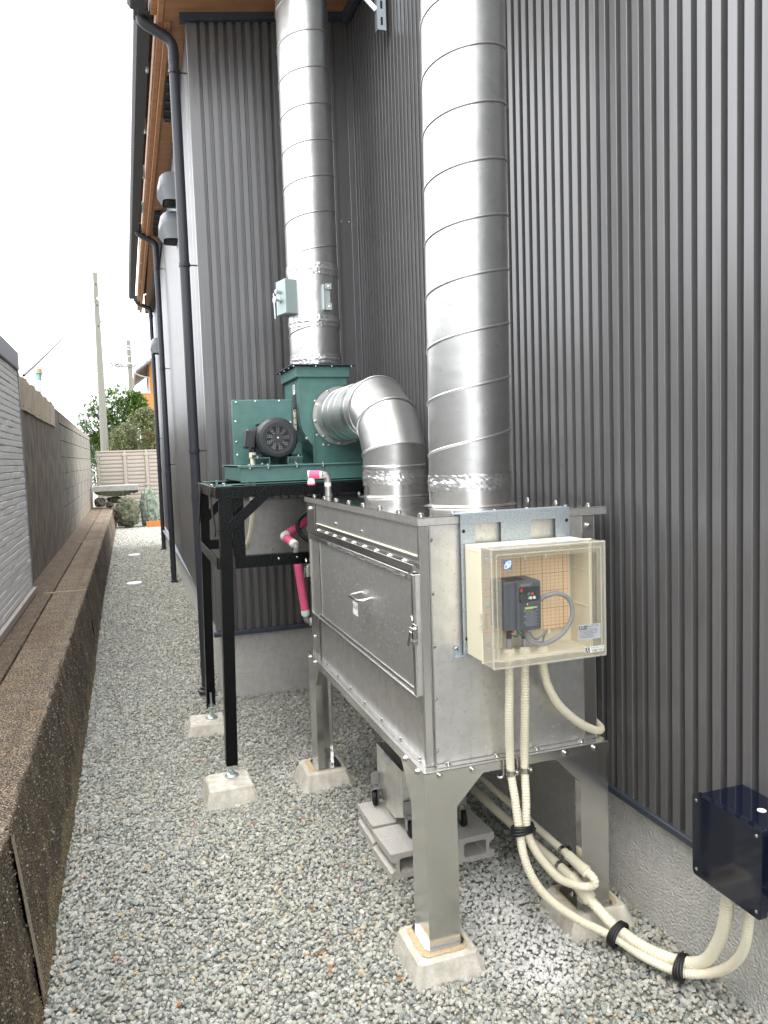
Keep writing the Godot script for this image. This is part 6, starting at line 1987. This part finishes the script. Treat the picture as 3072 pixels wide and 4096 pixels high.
func make_cart() -> void:
	hollow_block(Vector3(1.022, 0.0, -2.602), 0.03, "near hollow concrete block carrying the cart's front castors")
	hollow_block(Vector3(1.028, 0.0, -2.822), 0.0, "far hollow concrete block carrying the cart's rear castors")
	var root := thing("dust_cart", Vector3(1.03, 0.1, -2.74), "stainless ash cart on black castors under the collector", "cart")
	var m := MB.new()
	var x0 := 0.905; var x1 := 1.165; var z0 := -2.60; var z1 := -2.905
	var t := 0.002
	var poly := PackedVector2Array([Vector2(-z0, 0.172), Vector2(-z0 + 0.10, 0.125), Vector2(-z1 - 0.10, 0.125), Vector2(-z1, 0.185), Vector2(-z1, 0.352), Vector2(-z0, 0.352)])
	var Tx := Transform3D(Basis(Vector3(0, 0, -1), Vector3(0, 1, 0), Vector3(1, 0, 0)), Vector3.ZERO)
	m.prism(poly, x0, x0 + t, Tx)
	m.prism(poly, x1 - t, x1, Tx)
	for k in 5:
		if k == 4: continue
		var a := poly[k]; var b := poly[k + 1]
		m.face([Vector3(x0 + t, a.y, -a.x), Vector3(x1 - t, a.y, -a.x), Vector3(x1 - t, b.y, -b.x), Vector3(x0 + t, b.y, -b.x)], Vector3(0, -1, -0.2))
	m.span(Vector3(x0 + t, 0.172, z0), Vector3(x1 - t, 0.352, z0 - t))
	part(root, "bin", m, M.steel)
	var h := MB.new()
	h.box(Vector3(x0 - 0.010, 0.345, -2.755), Vector3(0.022, 0.003, 0.10), 0.001, Basis(Vector3.BACK, 0.5))
	part(root, "handle_lip", h, M.steel_dull)
	for q in [[x0 + 0.022, -2.590, 1.0], [x1 - 0.022, -2.590, 1.0], [x0 - 0.018, -2.885, 0.6], [x1 - 0.0, -2.885, 0.6]]:
		var c := MB.new()
		var wc := Vector3(q[0], 0.0985 + 0.033, q[1])
		var ax := Vector3(1, 0, 0) if q[2] > 0.8 else Vector3(0.85, 0, 0.5)
		c.lathe(wc - ax.normalized() * 0.010, ax, [[0.0, 0.0], [0.022, 0.0], [0.0325, 0.004], [0.033, 0.010], [0.0325, 0.016], [0.022, 0.020], [0.0, 0.020]], 24)
		var w := part(root, "castor", c, M.rubber)
		var y := MB.new()
		var up := wc + Vector3(0, 0.042, 0)
		for s in [-1, 1]:
			y.bar(wc + ax.normalized() * 0.013 * s - Vector3(0, 0.004, 0), up + ax.normalized() * 0.013 * s, 0.003, 0.024, ax.cross(Vector3.UP), 0.0005)
		y.box(up, Vector3(0.036, 0.005, 0.034), 0.001)
		y.lathe(up, Vector3.UP, [[0.012, 0.0], [0.012, 0.012], [0.0, 0.013]], 14)
		y.box(up + Vector3(0.0 if q[2] < 0.8 else -0.006, 0.038, 0.004 if q[2] > 0.8 else 0), Vector3(0.036, 0.052, 0.006), 0.002)
		part(w, "fork", y, M.steel_dull)

# ------------------------------------------------------------------ the far end
func boulder(called: String, c: Vector3, s: Vector3, m: Material, sd: int, label: String, turn := 0.0) -> void:
	var root := thing(called, c - Vector3(0, s.y, 0), label, "rock", "garden rocks at the end of the yard")
	var nz := FastNoiseLite.new(); nz.seed = sd; nz.frequency = 0.9; nz.fractal_octaves = 4
	var nf := FastNoiseLite.new(); nf.seed = sd + 1; nf.frequency = 1.5; nf.fractal_octaves = 3
	var mb := MB.new()
	var U := 40; var V := 26
	var P := []
	for j in V + 1:
		var row := []
		for i in U:
			var a := TAU * i / U; var b := PI * j / V
			var d := Vector3(sin(b) * cos(a), cos(b), sin(b) * sin(a))
			d = Vector3(signf(d.x) * pow(absf(d.x), 0.8), signf(d.y) * pow(absf(d.y), 0.8), signf(d.z) * pow(absf(d.z), 0.8))
			var r := 0.95 + 0.30 * nz.get_noise_3dv(d * 1.3) - 0.30 * absf(nf.get_noise_3d(d.x * 1.6, d.y * 0.9, d.z * 1.6))
			row.append(c + Basis(Vector3.UP, turn) * (d * r * s))
		P.append(row)
	for j in V:
		for i in U:
			var k := (i + 1) % U
			var o: Vector3 = P[j][i] - c
			mb.face([P[j][i], P[j][k], P[j + 1][k]], o); mb.face([P[j][i], P[j + 1][k], P[j + 1][i]], o)
	part(root, "rock_face", mb, m)

func leaf(mb: MB, p: Vector3, d: Vector3, L: float, w: float, c: Color, side: Vector3) -> void:
	var e := p + d * L
	var m := p + d * L * 0.45
	var s := d.cross(side)
	if s.length() < 0.05: s = d.cross(Vector3(0.3, 1, 0.2))
	s = s.normalized() * w * 0.5
	var u := s.cross(d).normalized() * w * 0.25
	mb.ink = c
	mb.face([p, m + s + u, e], Vector3.UP); mb.face([p, e, m - s + u], Vector3.UP)

func make_plants() -> void:
	rng.seed = 101
	var t := thing("broadleaf_tree", Vector3(-0.3, 0, -27), "green tree with long pointed leaves behind the concrete pole", "tree")
	var tr := MB.new()
	tr.tube([Vector3(-0.35, 0, -27), Vector3(-0.32, 1.4, -27.05), Vector3(-0.45, 2.6, -27)], [0.12, 0.09, 0.05], 10)
	var tips := []
	for k in 16:
		var a := k * 2.4
		var b := Vector3(-0.4, 1.6 + 0.1 * (k % 7), -27)
		var e := Vector3(-0.45 + cos(a) * rng.randf_range(0.4, 0.9), rng.randf_range(2.5, 3.9), -27 + sin(a) * 0.7)
		tr.tube([b, b.lerp(e, 0.5) + Vector3(0, 0.15, 0), e], [0.04, 0.028, 0.012], 6)
	part(t, "trunk", tr, M.bark)
	var cr := MB.new()
	var lobes := [[Vector3(-0.30, 3.35, -27), Vector3(0.80, 0.78, 0.7)], [Vector3(-0.90, 2.75, -27), Vector3(0.62, 0.85, 0.7)], [Vector3(0.1, 3.0, -26.9), Vector3(0.65, 0.75, 0.6)], [Vector3(-0.5, 2.2, -27), Vector3(0.9, 0.6, 0.7)], [Vector3(0.35, 3.45, -27.2), Vector3(0.35, 0.45, 0.4)], [Vector3(-0.95, 2.05, -26.9), Vector3(0.45, 0.5, 0.5)]]
	for k in 1500:
		var lb: Array = lobes[rng.randi() % 6]
		var d := Vector3(rng.randfn(), rng.randfn(), rng.randfn()).normalized()
		var p: Vector3 = lb[0] + d * lb[1] * pow(rng.randf(), 0.28)
		var out := (p - Vector3(-0.4, 2.4, -27)).normalized()
		var tone := rng.randf()
		for q in 9:
			var dd := (out * 0.7 + Vector3(rng.randfn(), rng.randfn() * 0.7, rng.randfn()) * 0.75).normalized()
			var c := Color(0.065, 0.13, 0.026).lerp(Color(0.20, 0.28, 0.055), tone * rng.randf())
			if rng.randf() < 0.2: c = Color(0.02, 0.05, 0.014)
			leaf(cr, p, dd, rng.randf_range(0.11, 0.20), rng.randf_range(0.032, 0.048), c, Vector3.UP)
	part(t, "crown", cr, M.leaf)
	var s := thing("olive_shrub", Vector3(0.3, 0, -22.6), "pale olive green fine leaved shrub behind the beige fence", "shrub")
	var st := MB.new()
	for k in 9:
		var a := k * 2.4
		st.tube([Vector3(0.3 + 0.05 * cos(a), 0, -22.6), Vector3(0.3 + 0.3 * cos(a), 1.3, -22.6 + 0.2 * sin(a)), Vector3(0.3 + 0.65 * cos(a), 2.4, -22.6 + 0.4 * sin(a))], [0.03, 0.02, 0.008], 6)
	part(s, "stems", st, M.bark)
	var sc := MB.new()
	var lb2 := [[Vector3(-0.10, 2.05, -22.6), Vector3(0.42, 0.55, 0.5)], [Vector3(0.42, 2.30, -22.6), Vector3(0.52, 0.72, 0.55)], [Vector3(0.75, 2.0, -22.6), Vector3(0.5, 0.75, 0.5)], [Vector3(0.25, 1.7, -22.5), Vector3(0.8, 0.5, 0.5)], [Vector3(0.55, 2.75, -22.7), Vector3(0.3, 0.3, 0.3)]]
	for k in 5200:
		var l: Array = lb2[rng.randi() % 5]
		var d := Vector3(rng.randfn(), rng.randfn(), rng.randfn()).normalized()
		var p: Vector3 = l[0] + d * l[1] * pow(rng.randf(), 0.3)
		var up := Vector3(rng.randfn() * 0.4, 1.0, rng.randfn() * 0.4).normalized()
		for q in 6:
			var c := Color(0.10, 0.12, 0.044).lerp(Color(0.23, 0.25, 0.10), rng.randf())
			if rng.randf() < 0.25: c = Color(0.03, 0.04, 0.016)
			leaf(sc, p + up * q * 0.014, (up * 0.3 + Vector3(rng.randfn(), rng.randfn() * 0.5, rng.randfn())).normalized(), rng.randf_range(0.04, 0.07), 0.022, c, up)
	part(s, "foliage", sc, M.leaf)
	# low greenery between the block wall and the fence
	var iv := thing("climbing_plant", Vector3(-0.74, 0.6, -18.7), "dark green leaves growing between the boundary wall and the fence", "plant")
	var im := MB.new()
	for k in 420:
		var p := Vector3(-0.77 + rng.randfn() * 0.035, rng.randf_range(0.9, 1.95), -18.95 + rng.randfn() * 0.05)
		leaf(im, p, Vector3(rng.randfn(), rng.randfn() - 0.3, rng.randfn() + 0.6).normalized(), 0.06, 0.035, Color(0.04, 0.08, 0.025).lerp(Color(0.09, 0.14, 0.05), rng.randf()), Vector3.UP)
	part(iv, "leaves", im, M.leaf)

func make_far_end() -> void:
	# fence of ridged panels
	var f := thing("beige_fence", Vector3(0.0, 0.1, -19), "beige panel fence with horizontal ridges closing the end of the yard", "fence")
	var xs := [-0.69, -0.08, 0.415, 0.91, 1.5]
	var zf := -19.0
	for x in xs:
		var p := MB.new()
		p.span(Vector3(x - 0.032, 0.05, zf - 0.03), Vector3(x + 0.032, 1.835, zf + 0.035), 0.006)
		p.span(Vector3(x - 0.06, 1.70, zf + 0.02), Vector3(x + 0.06, 1.755, zf + 0.042), 0.004)
		p.span(Vector3(x - 0.06, 0.985, zf + 0.02), Vector3(x + 0.06, 1.035, zf + 0.042), 0.004)
		part(f, "post", p, M.fence)
	for i in xs.size() - 1:
		var a: float = xs[i] + 0.033; var b: float = xs[i + 1] - 0.033
		var bk := MB.new()
		bk.span(Vector3(a, 0.1, zf - 0.012), Vector3(b, 1.825, zf - 0.004))
		part(f, "panel", bk, M.fence)
		var rl := MB.new()
		rl.span(Vector3(a, 1.795, zf - 0.0035), Vector3(b, 1.83, zf + 0.018), 0.004)
		part(f, "top_rail", rl, M.fence)
		for k in 18:
			var y := 0.13 + k * 0.0925
			var s := MB.new()
			s.box(Vector3((a + b) * 0.5, y + 0.034, zf + 0.002), Vector3(b - a - 0.03, 0.058, 0.017), 0.0075)
			part(f, "slat", s, M.fence)
	# stone bench slab and the stones that carry it
	var sb := thing("stone_slab", Vector3(-0.3, 0.80, -17.8), "pale granite slab lying on rough stones at the end of the ledge", "stone slab")
	var m := MB.new()
	m.span(Vector3(-0.755, 0.925, -17.60), Vector3(-0.42, 1.045, -18.05), 0.008)
	m.span(Vector3(-0.418, 0.925, -17.60), Vector3(0.02, 1.050, -18.05), 0.008)
	m.span(Vector3(0.022, 0.925, -17.60), Vector3(0.172, 1.045, -18.05), 0.008)
	part(sb, "dressed_top", m, M.granite)
	var un := MB.new()
	var nz := FastNoiseLite.new(); nz.seed = 66; nz.frequency = 2.0
	var n := 30
	for i in n:
		var xa := lerpf(-0.745, 0.165, float(i) / n); var xb := lerpf(-0.745, 0.165, float(i + 1) / n)
		var da := 0.10 * sin(PI * clampf((xa + 0.77) / 0.96, 0.0, 1.0)) + 0.02 + 0.05 * nz.get_noise_1d(xa * 4); var db := 0.10 * sin(PI * clampf((xb + 0.77) / 0.96, 0.0, 1.0)) + 0.02 + 0.05 * nz.get_noise_1d(xb * 4)
		un.face([Vector3(xa, 0.924, -17.61), Vector3(xb, 0.924, -17.61), Vector3(xb, 0.924 - db, -17.66), Vector3(xa, 0.924 - da, -17.66)], Vector3.BACK)
		un.face([Vector3(xa, 0.924 - da, -17.66), Vector3(xb, 0.924 - db, -17.66), Vector3(xb, 0.924 - db, -18.03), Vector3(xa, 0.924 - da, -18.03)], Vector3.DOWN)
	part(sb, "rough_underside", un, M.rock)
	boulder("support_stone", Vector3(-0.645, 0.69, -17.8), Vector3(0.125, 0.105, 0.16), M.rock_grey, 21, "grey cobble on the ledge under the left end of the slab")
	boulder("support_stone", Vector3(-0.33, 0.725, -17.9), Vector3(0.17, 0.075, 0.16), M.rock, 22, "flat stone wedged under the middle of the slab")
	boulder("support_stone", Vector3(-0.44, 0.63, -17.75), Vector3(0.09, 0.07, 0.10), M.rock_grey, 23, "small dark stone filling the gap under the slab")
	boulder("boulder", Vector3(-0.075, 0.46, -17.25), Vector3(0.275, 0.325, 0.25), M.rock, 31, "rounded mossy brown boulder in front of the slab")
	boulder("boulder", Vector3(0.38, 0.52, -17.4), Vector3(0.20, 0.46, 0.25), M.rock_pale, 37, "tall pale green boulder standing right of the slab", 0.4)
	boulder("boulder", Vector3(0.50, 0.30, -17.4), Vector3(0.16, 0.26, 0.2), M.rock_pale, 52, "low pale green rock at the foot of the tall boulder")
	var ob := thing("orange_board", Vector3(0.5, 0.13, -17.1), "orange timber board lying on edge at the end of the gravel", "board")
	var o := MB.new()
	o.span(Vector3(0.292, 0.135, -17.10), Vector3(0.80, 0.258, -17.14), 0.003)
	part(ob, "plank", o, M.orange)
	# drain covers in the gravel
	for q in [[-0.015, -9.22, "nearer round white drain cover in the gravel"], [0.004, -12.05, "farther round white drain cover in the gravel"]]:
		var d := MB.new()
		var y := ground_y(q[0], q[1])
		d.lathe(Vector3(q[0], y, q[1]), Vector3.UP, [[0.088, 0.0], [0.088, 0.012], [0.082, 0.016], [0.02, 0.018], [0.0, 0.018]], 32)
		var dc := thing("drain_cover", Vector3(q[0], y, q[1]), q[2], "drain cover", "round drain covers")
		part(dc, "cover", d, M.white)
	# poles, wires, house beyond
	var p1 := thing("concrete_pole", Vector3(-0.66, 0, -24), "bare grey concrete pole rising behind the fence", "pole")
	var pm := MB.new()
	pm.tube([Vector3(-0.655, 0, -24), Vector3(-0.612, 7.10, -24)], [0.133, 0.064], 24)
	part(p1, "shaft", pm, M.pole)
	for y in [5.55, 6.75, 6.15]:
		var h := MB.new()
		h.lathe(Vector3(-0.605, y, -24 + 0.082), Vector3(0, 0, 1), [[0.02, 0.0], [0.02, 0.01], [0.0, 0.011]], 10)
		part(p1, "bolt_hole", h, M.dark)
	var hk := MB.new()
	hk.tube([Vector3(-0.66, 6.30, -23.92), Vector3(-0.75, 6.33, -23.9), Vector3(-0.70, 6.40, -23.9)], 0.012, 6)
	hk.box(Vector3(-0.58, 6.33, -23.91), Vector3(0.06, 0.10, 0.03), 0.01)
	part(p1, "wire_eye", hk, M.zinc)
	var p2 := thing("utility_pole", Vector3(0.5, 0, -60), "far utility pole with cross arms and insulators above the tree", "pole")
	var um := MB.new()
	um.tube([Vector3(0.56, 0, -60), Vector3(0.50, 10.6, -60)], [0.22, 0.15], 20)
	part(p2, "shaft", um, M.pole_far)
	for q in [[8.72, -0.75, 1.05], [8.60, -0.5, 0.9]]:
		var a := MB.new()
		a.span(Vector3(q[1], q[0], -59.8), Vector3(q[2], q[0] + 0.09, -59.9), 0.01)
		var ao := part(p2, "cross_arm", a, M.pole_far)
		for k in 4:
			var i := MB.new()
			var x := lerpf(q[1], q[2], k / 3.0)
			i.lathe(Vector3(x, q[0] + 0.08, -59.85), Vector3.UP, [[0.03, 0.0], [0.07, 0.05], [0.03, 0.08], [0.07, 0.13], [0.03, 0.17], [0.0, 0.2]], 10)
			part(ao, "insulator", i, M.zinc)
	for y in [8.85, 9.35, 9.9, 10.1]:
		var b := MB.new()
		b.tube([Vector3(0.50, y, -60), Vector3(0.50, y + 0.07, -60)], 0.178, 16)
		part(p2, "band", b, M.zinc)
	var wires := [[Vector3(-0.70, 6.35, -23.9), Vector3(-0.90, 2.40, -8.0), 0.10, 0.014, "thin wire from the concrete pole down to the white wall cap"],
		[Vector3(-0.62, 5.95, -24.05), Vector3(0.55, 4.3, -40), 0.05, 0.014, "thin stay wire falling right from the concrete pole"],
		[Vector3(-0.7, 8.9, -59.85), Vector3(-14, 5.6, -57), 0.5, 0.034, "overhead line running left from the cross arm, upper strand"],
		[Vector3(-0.2, 8.9, -59.85), Vector3(-14, 5.2, -57), 0.5, 0.034, "overhead line running left from the cross arm, lower strand"],
		[Vector3(-0.5, 8.7, -59.85), Vector3(-7.5, 3.2, -45), 0.4, 0.028, "overhead line dipping behind the boundary wall"],
		[Vector3(0.6, 10.0, -59.9), Vector3(3.2, 9.6, -56), 0.2, 0.032, "topmost overhead line running right from the utility pole"],
		[Vector3(0.6, 9.4, -59.9), Vector3(3.2, 9.0, -56), 0.2, 0.032, "second overhead line running right from the utility pole"],
		[Vector3(0.9, 8.9, -59.9), Vector3(3.2, 9.5, -56), 0.25, 0.030, "rising overhead line right of the cross arm"],
		[Vector3(0.36, 10.3, -60), Vector3(-0.7, 6.4, -60), 0.0, 0.024, "stay wire slanting down left of the utility pole"]]
	for q in wires:
		var w := thing("overhead_wire", q[0], q[4], "wire", "overhead wires")
		var pts := []
		for k in 17:
			var t := k / 16.0
			pts.append(q[0].lerp(q[1], t) + Vector3(0, -q[2] * 4.0 * t * (1.0 - t), 0))
		var wm := MB.new()
		wm.tube(pts, q[3], 5, false)
		part(w, "strand", wm, M.wire)
	var hs := thing("orange_house", Vector3(4, 0, -48), "orange rendered house with grey tiled roof beyond the fence", "house")
	var hm := MB.new()
	hm.span(Vector3(0.90, 0, -45), Vector3(8, 5.40, -52))
	hm.span(Vector3(1.42, 5.40, -45.5), Vector3(8, 7.2, -52))
	part(hs, "wall", hm, M.house_orange)
	var hp := MB.new()
	hp.span(Vector3(0.86, 5.40, -44.95), Vector3(1.42, 5.47, -52), 0.01)
	part(hs, "parapet_cap", hp, M.white)
	var rf := MB.new()
	for k in 9:
		var xa := 0.62 + k * 0.35
		rf.face([Vector3(xa, 6.62 + k * 0.26, -44.7), Vector3(xa + 0.36, 6.90 + k * 0.26, -44.7), Vector3(xa + 0.36, 6.90 + k * 0.26, -53), Vector3(xa, 6.62 + k * 0.26, -53)], Vector3(-0.5, 1, 0))
		rf.face([Vector3(xa, 6.50 + k * 0.26, -44.7), Vector3(xa + 0.36, 6.78 + k * 0.26, -44.7), Vector3(xa + 0.36, 6.90 + k * 0.26, -44.7), Vector3(xa, 6.62 + k * 0.26, -44.7)], Vector3.BACK)
		rf.face([Vector3(xa, 6.50 + k * 0.26, -44.7), Vector3(xa + 0.36, 6.78 + k * 0.26, -44.7), Vector3(xa + 0.36, 6.78 + k * 0.26, -53), Vector3(xa, 6.50 + k * 0.26, -53)], Vector3(0.5, -1, 0))
	part(hs, "roof", rf, M.roof_tile)
	var gt := MB.new()
	gt.tube([Vector3(0.62, 6.52, -44.6), Vector3(0.62, 6.50, -53)], 0.07, 10)
	gt.tube([Vector3(0.64, 6.48, -44.75), Vector3(0.9, 6.36, -44.9), Vector3(1.36, 6.30, -45.2), Vector3(1.36, 5.5, -45.2)], 0.045, 8)
	part(hs, "gutter", gt, M.fence)

# ------------------------------------------------------------------ the whole place
func _ready() -> void:
	var cam := Camera3D.new()
	cam.name = "camera"
	add_child(cam)
	cam.position = Vector3(0, 1.54, 0)
	cam.rotation_degrees = Vector3(-4.3876, -18.4984, -1.9395)
	cam.fov = 68.19
	cam.near = 0.05; cam.far = 1500.0
	cam.current = true
	var env := Environment.new()
	env.background_mode = Environment.BG_SKY
	var sky := Sky.new()
	var sm := ProceduralSkyMaterial.new()
	sm.sky_top_color = Color(0.985, 0.99, 1.0); sm.sky_horizon_color = Color(0.655, 0.665, 0.68); sm.sky_curve = 0.585
	sm.ground_horizon_color = Color(0.55, 0.55, 0.54); sm.ground_bottom_color = Color(0.45, 0.45, 0.44); sm.ground_energy_multiplier = 1.0
	sm.sky_energy_multiplier = 2.1
	sky.sky_material = sm
	env.sky = sky
	env.tonemap_mode = Environment.TONE_MAPPER_LINEAR
	env.tonemap_exposure = 1.34
	env.sdfgi_enabled = true; env.ssao_enabled = true; env.ssil_enabled = true
	var we := WorldEnvironment.new()
	we.name = "world_environment"; we.environment = env
	add_child(we)
	var sun := DirectionalLight3D.new()
	sun.name = "sun"
	sun.light_energy = 0.32; sun.light_color = Color(1.0, 0.975, 0.94); sun.light_angular_distance = 14.0
	sun.shadow_enabled = true
	sun.rotation_degrees = Vector3(-62, -38, 0)
	add_child(sun)
	make_materials()
	make_shared()
	make_ground()
	make_ledge()
	make_clad_wall()
	make_block_wall()
	make_house()
	make_far_end()
	make_plants()
	make_gravel()
	downpipe("rain_downpipe", -4.97, 0.402, 0.032, 0.03, "nearest dark round downpipe at the house corner behind the stand", [1.60, 2.76, 3.92])
	downpipe("rain_downpipe", -9.10, 0.430, 0.032, 0.11, "middle dark round downpipe on the far wall", [1.5, 2.6, 3.72])
	downpipe("rain_downpipe", -12.55, 0.462, 0.032, 0.13, "farthest dark round downpipe at the end of the gutter", [1.9, 3.3])
	vent_hood(Vector3(wall_x(-6.45) - 0.005, 3.72, -6.45), 0.235, "upper of two stacked grey vent hoods on the far wall")
	vent_hood(Vector3(wall_x(-6.58) - 0.005, 3.46, -6.60), 0.235, "lower of two stacked grey vent hoods on the far wall")
	vent_hood(Vector3(wall_x(-11.5) - 0.005, 3.2, -11.5), 0.22, "small far grey vent hood beside the farthest downpipe")
	pier(Vector3(0.811, 0.0, -2.050), 0.187, 0.236, 0.0625, "concrete pier under the near left leg of the collector")
	pier(Vector3(1.352, 0.0, -2.075), 0.187, 0.250, 0.0625, "concrete pier under the right leg of the collector behind the conduits")
	pier(Vector3(0.805, 0.0, -3.462), 0.187, 0.250, 0.0625, "concrete pier under the far left leg of the collector")
	pier(Vector3(1.350, 0.0, -3.462), 0.187, 0.250, 0.0625, "concrete pier under the far right leg of the collector")
	pier(Vector3(0.366, -0.065, -3.53), 0.196, 0.27, 0.099, "concrete pier under the near leg of the black stand", 0.03, false)
	pier(Vector3(0.350, -0.055, -4.43), 0.190, 0.26, 0.089, "concrete pier under the rear leg of the black stand", -0.04, false)
	pier(Vector3(1.345, -0.03, -3.571), 0.15, 0.20, 0.064, "concrete pier under the hidden front right leg of the stand", 0.0, false)
	pier(Vector3(1.345, -0.03, -4.44), 0.19, 0.24, 0.064, "concrete pier under the hidden rear right leg of the stand", 0.0, false)
	make_collector()
	make_ducts()
	make_stand()
	make_blower()
	make_tank_and_pipes()
	make_control_box()
	make_conduits()
	make_junction_box()
	make_cart()
	make_door_tag()

func make_door_tag() -> void:
	var root := thing("door_tag", Vector3(0.72, 0.99, -2.5), "white printed tag hanging from the collector door handle", "tag")
	var m := MB.new()
	var z0 := -2.556; var z1 := -2.498
	m.span(Vector3(0.7265, 0.978, z0), Vector3(0.7275, 1.031, z1), 0.0003)
	var c := part(root, "card", m, M.white)
	letters(c, "lettering", "C L I E", Vector3(0.7260, 1.008, (z0 + z1) * 0.5), Basis(Vector3(0, 0, 1), Vector3(0, 1, 0), Vector3(-1, 0, 0)), 0.014, M.dark)
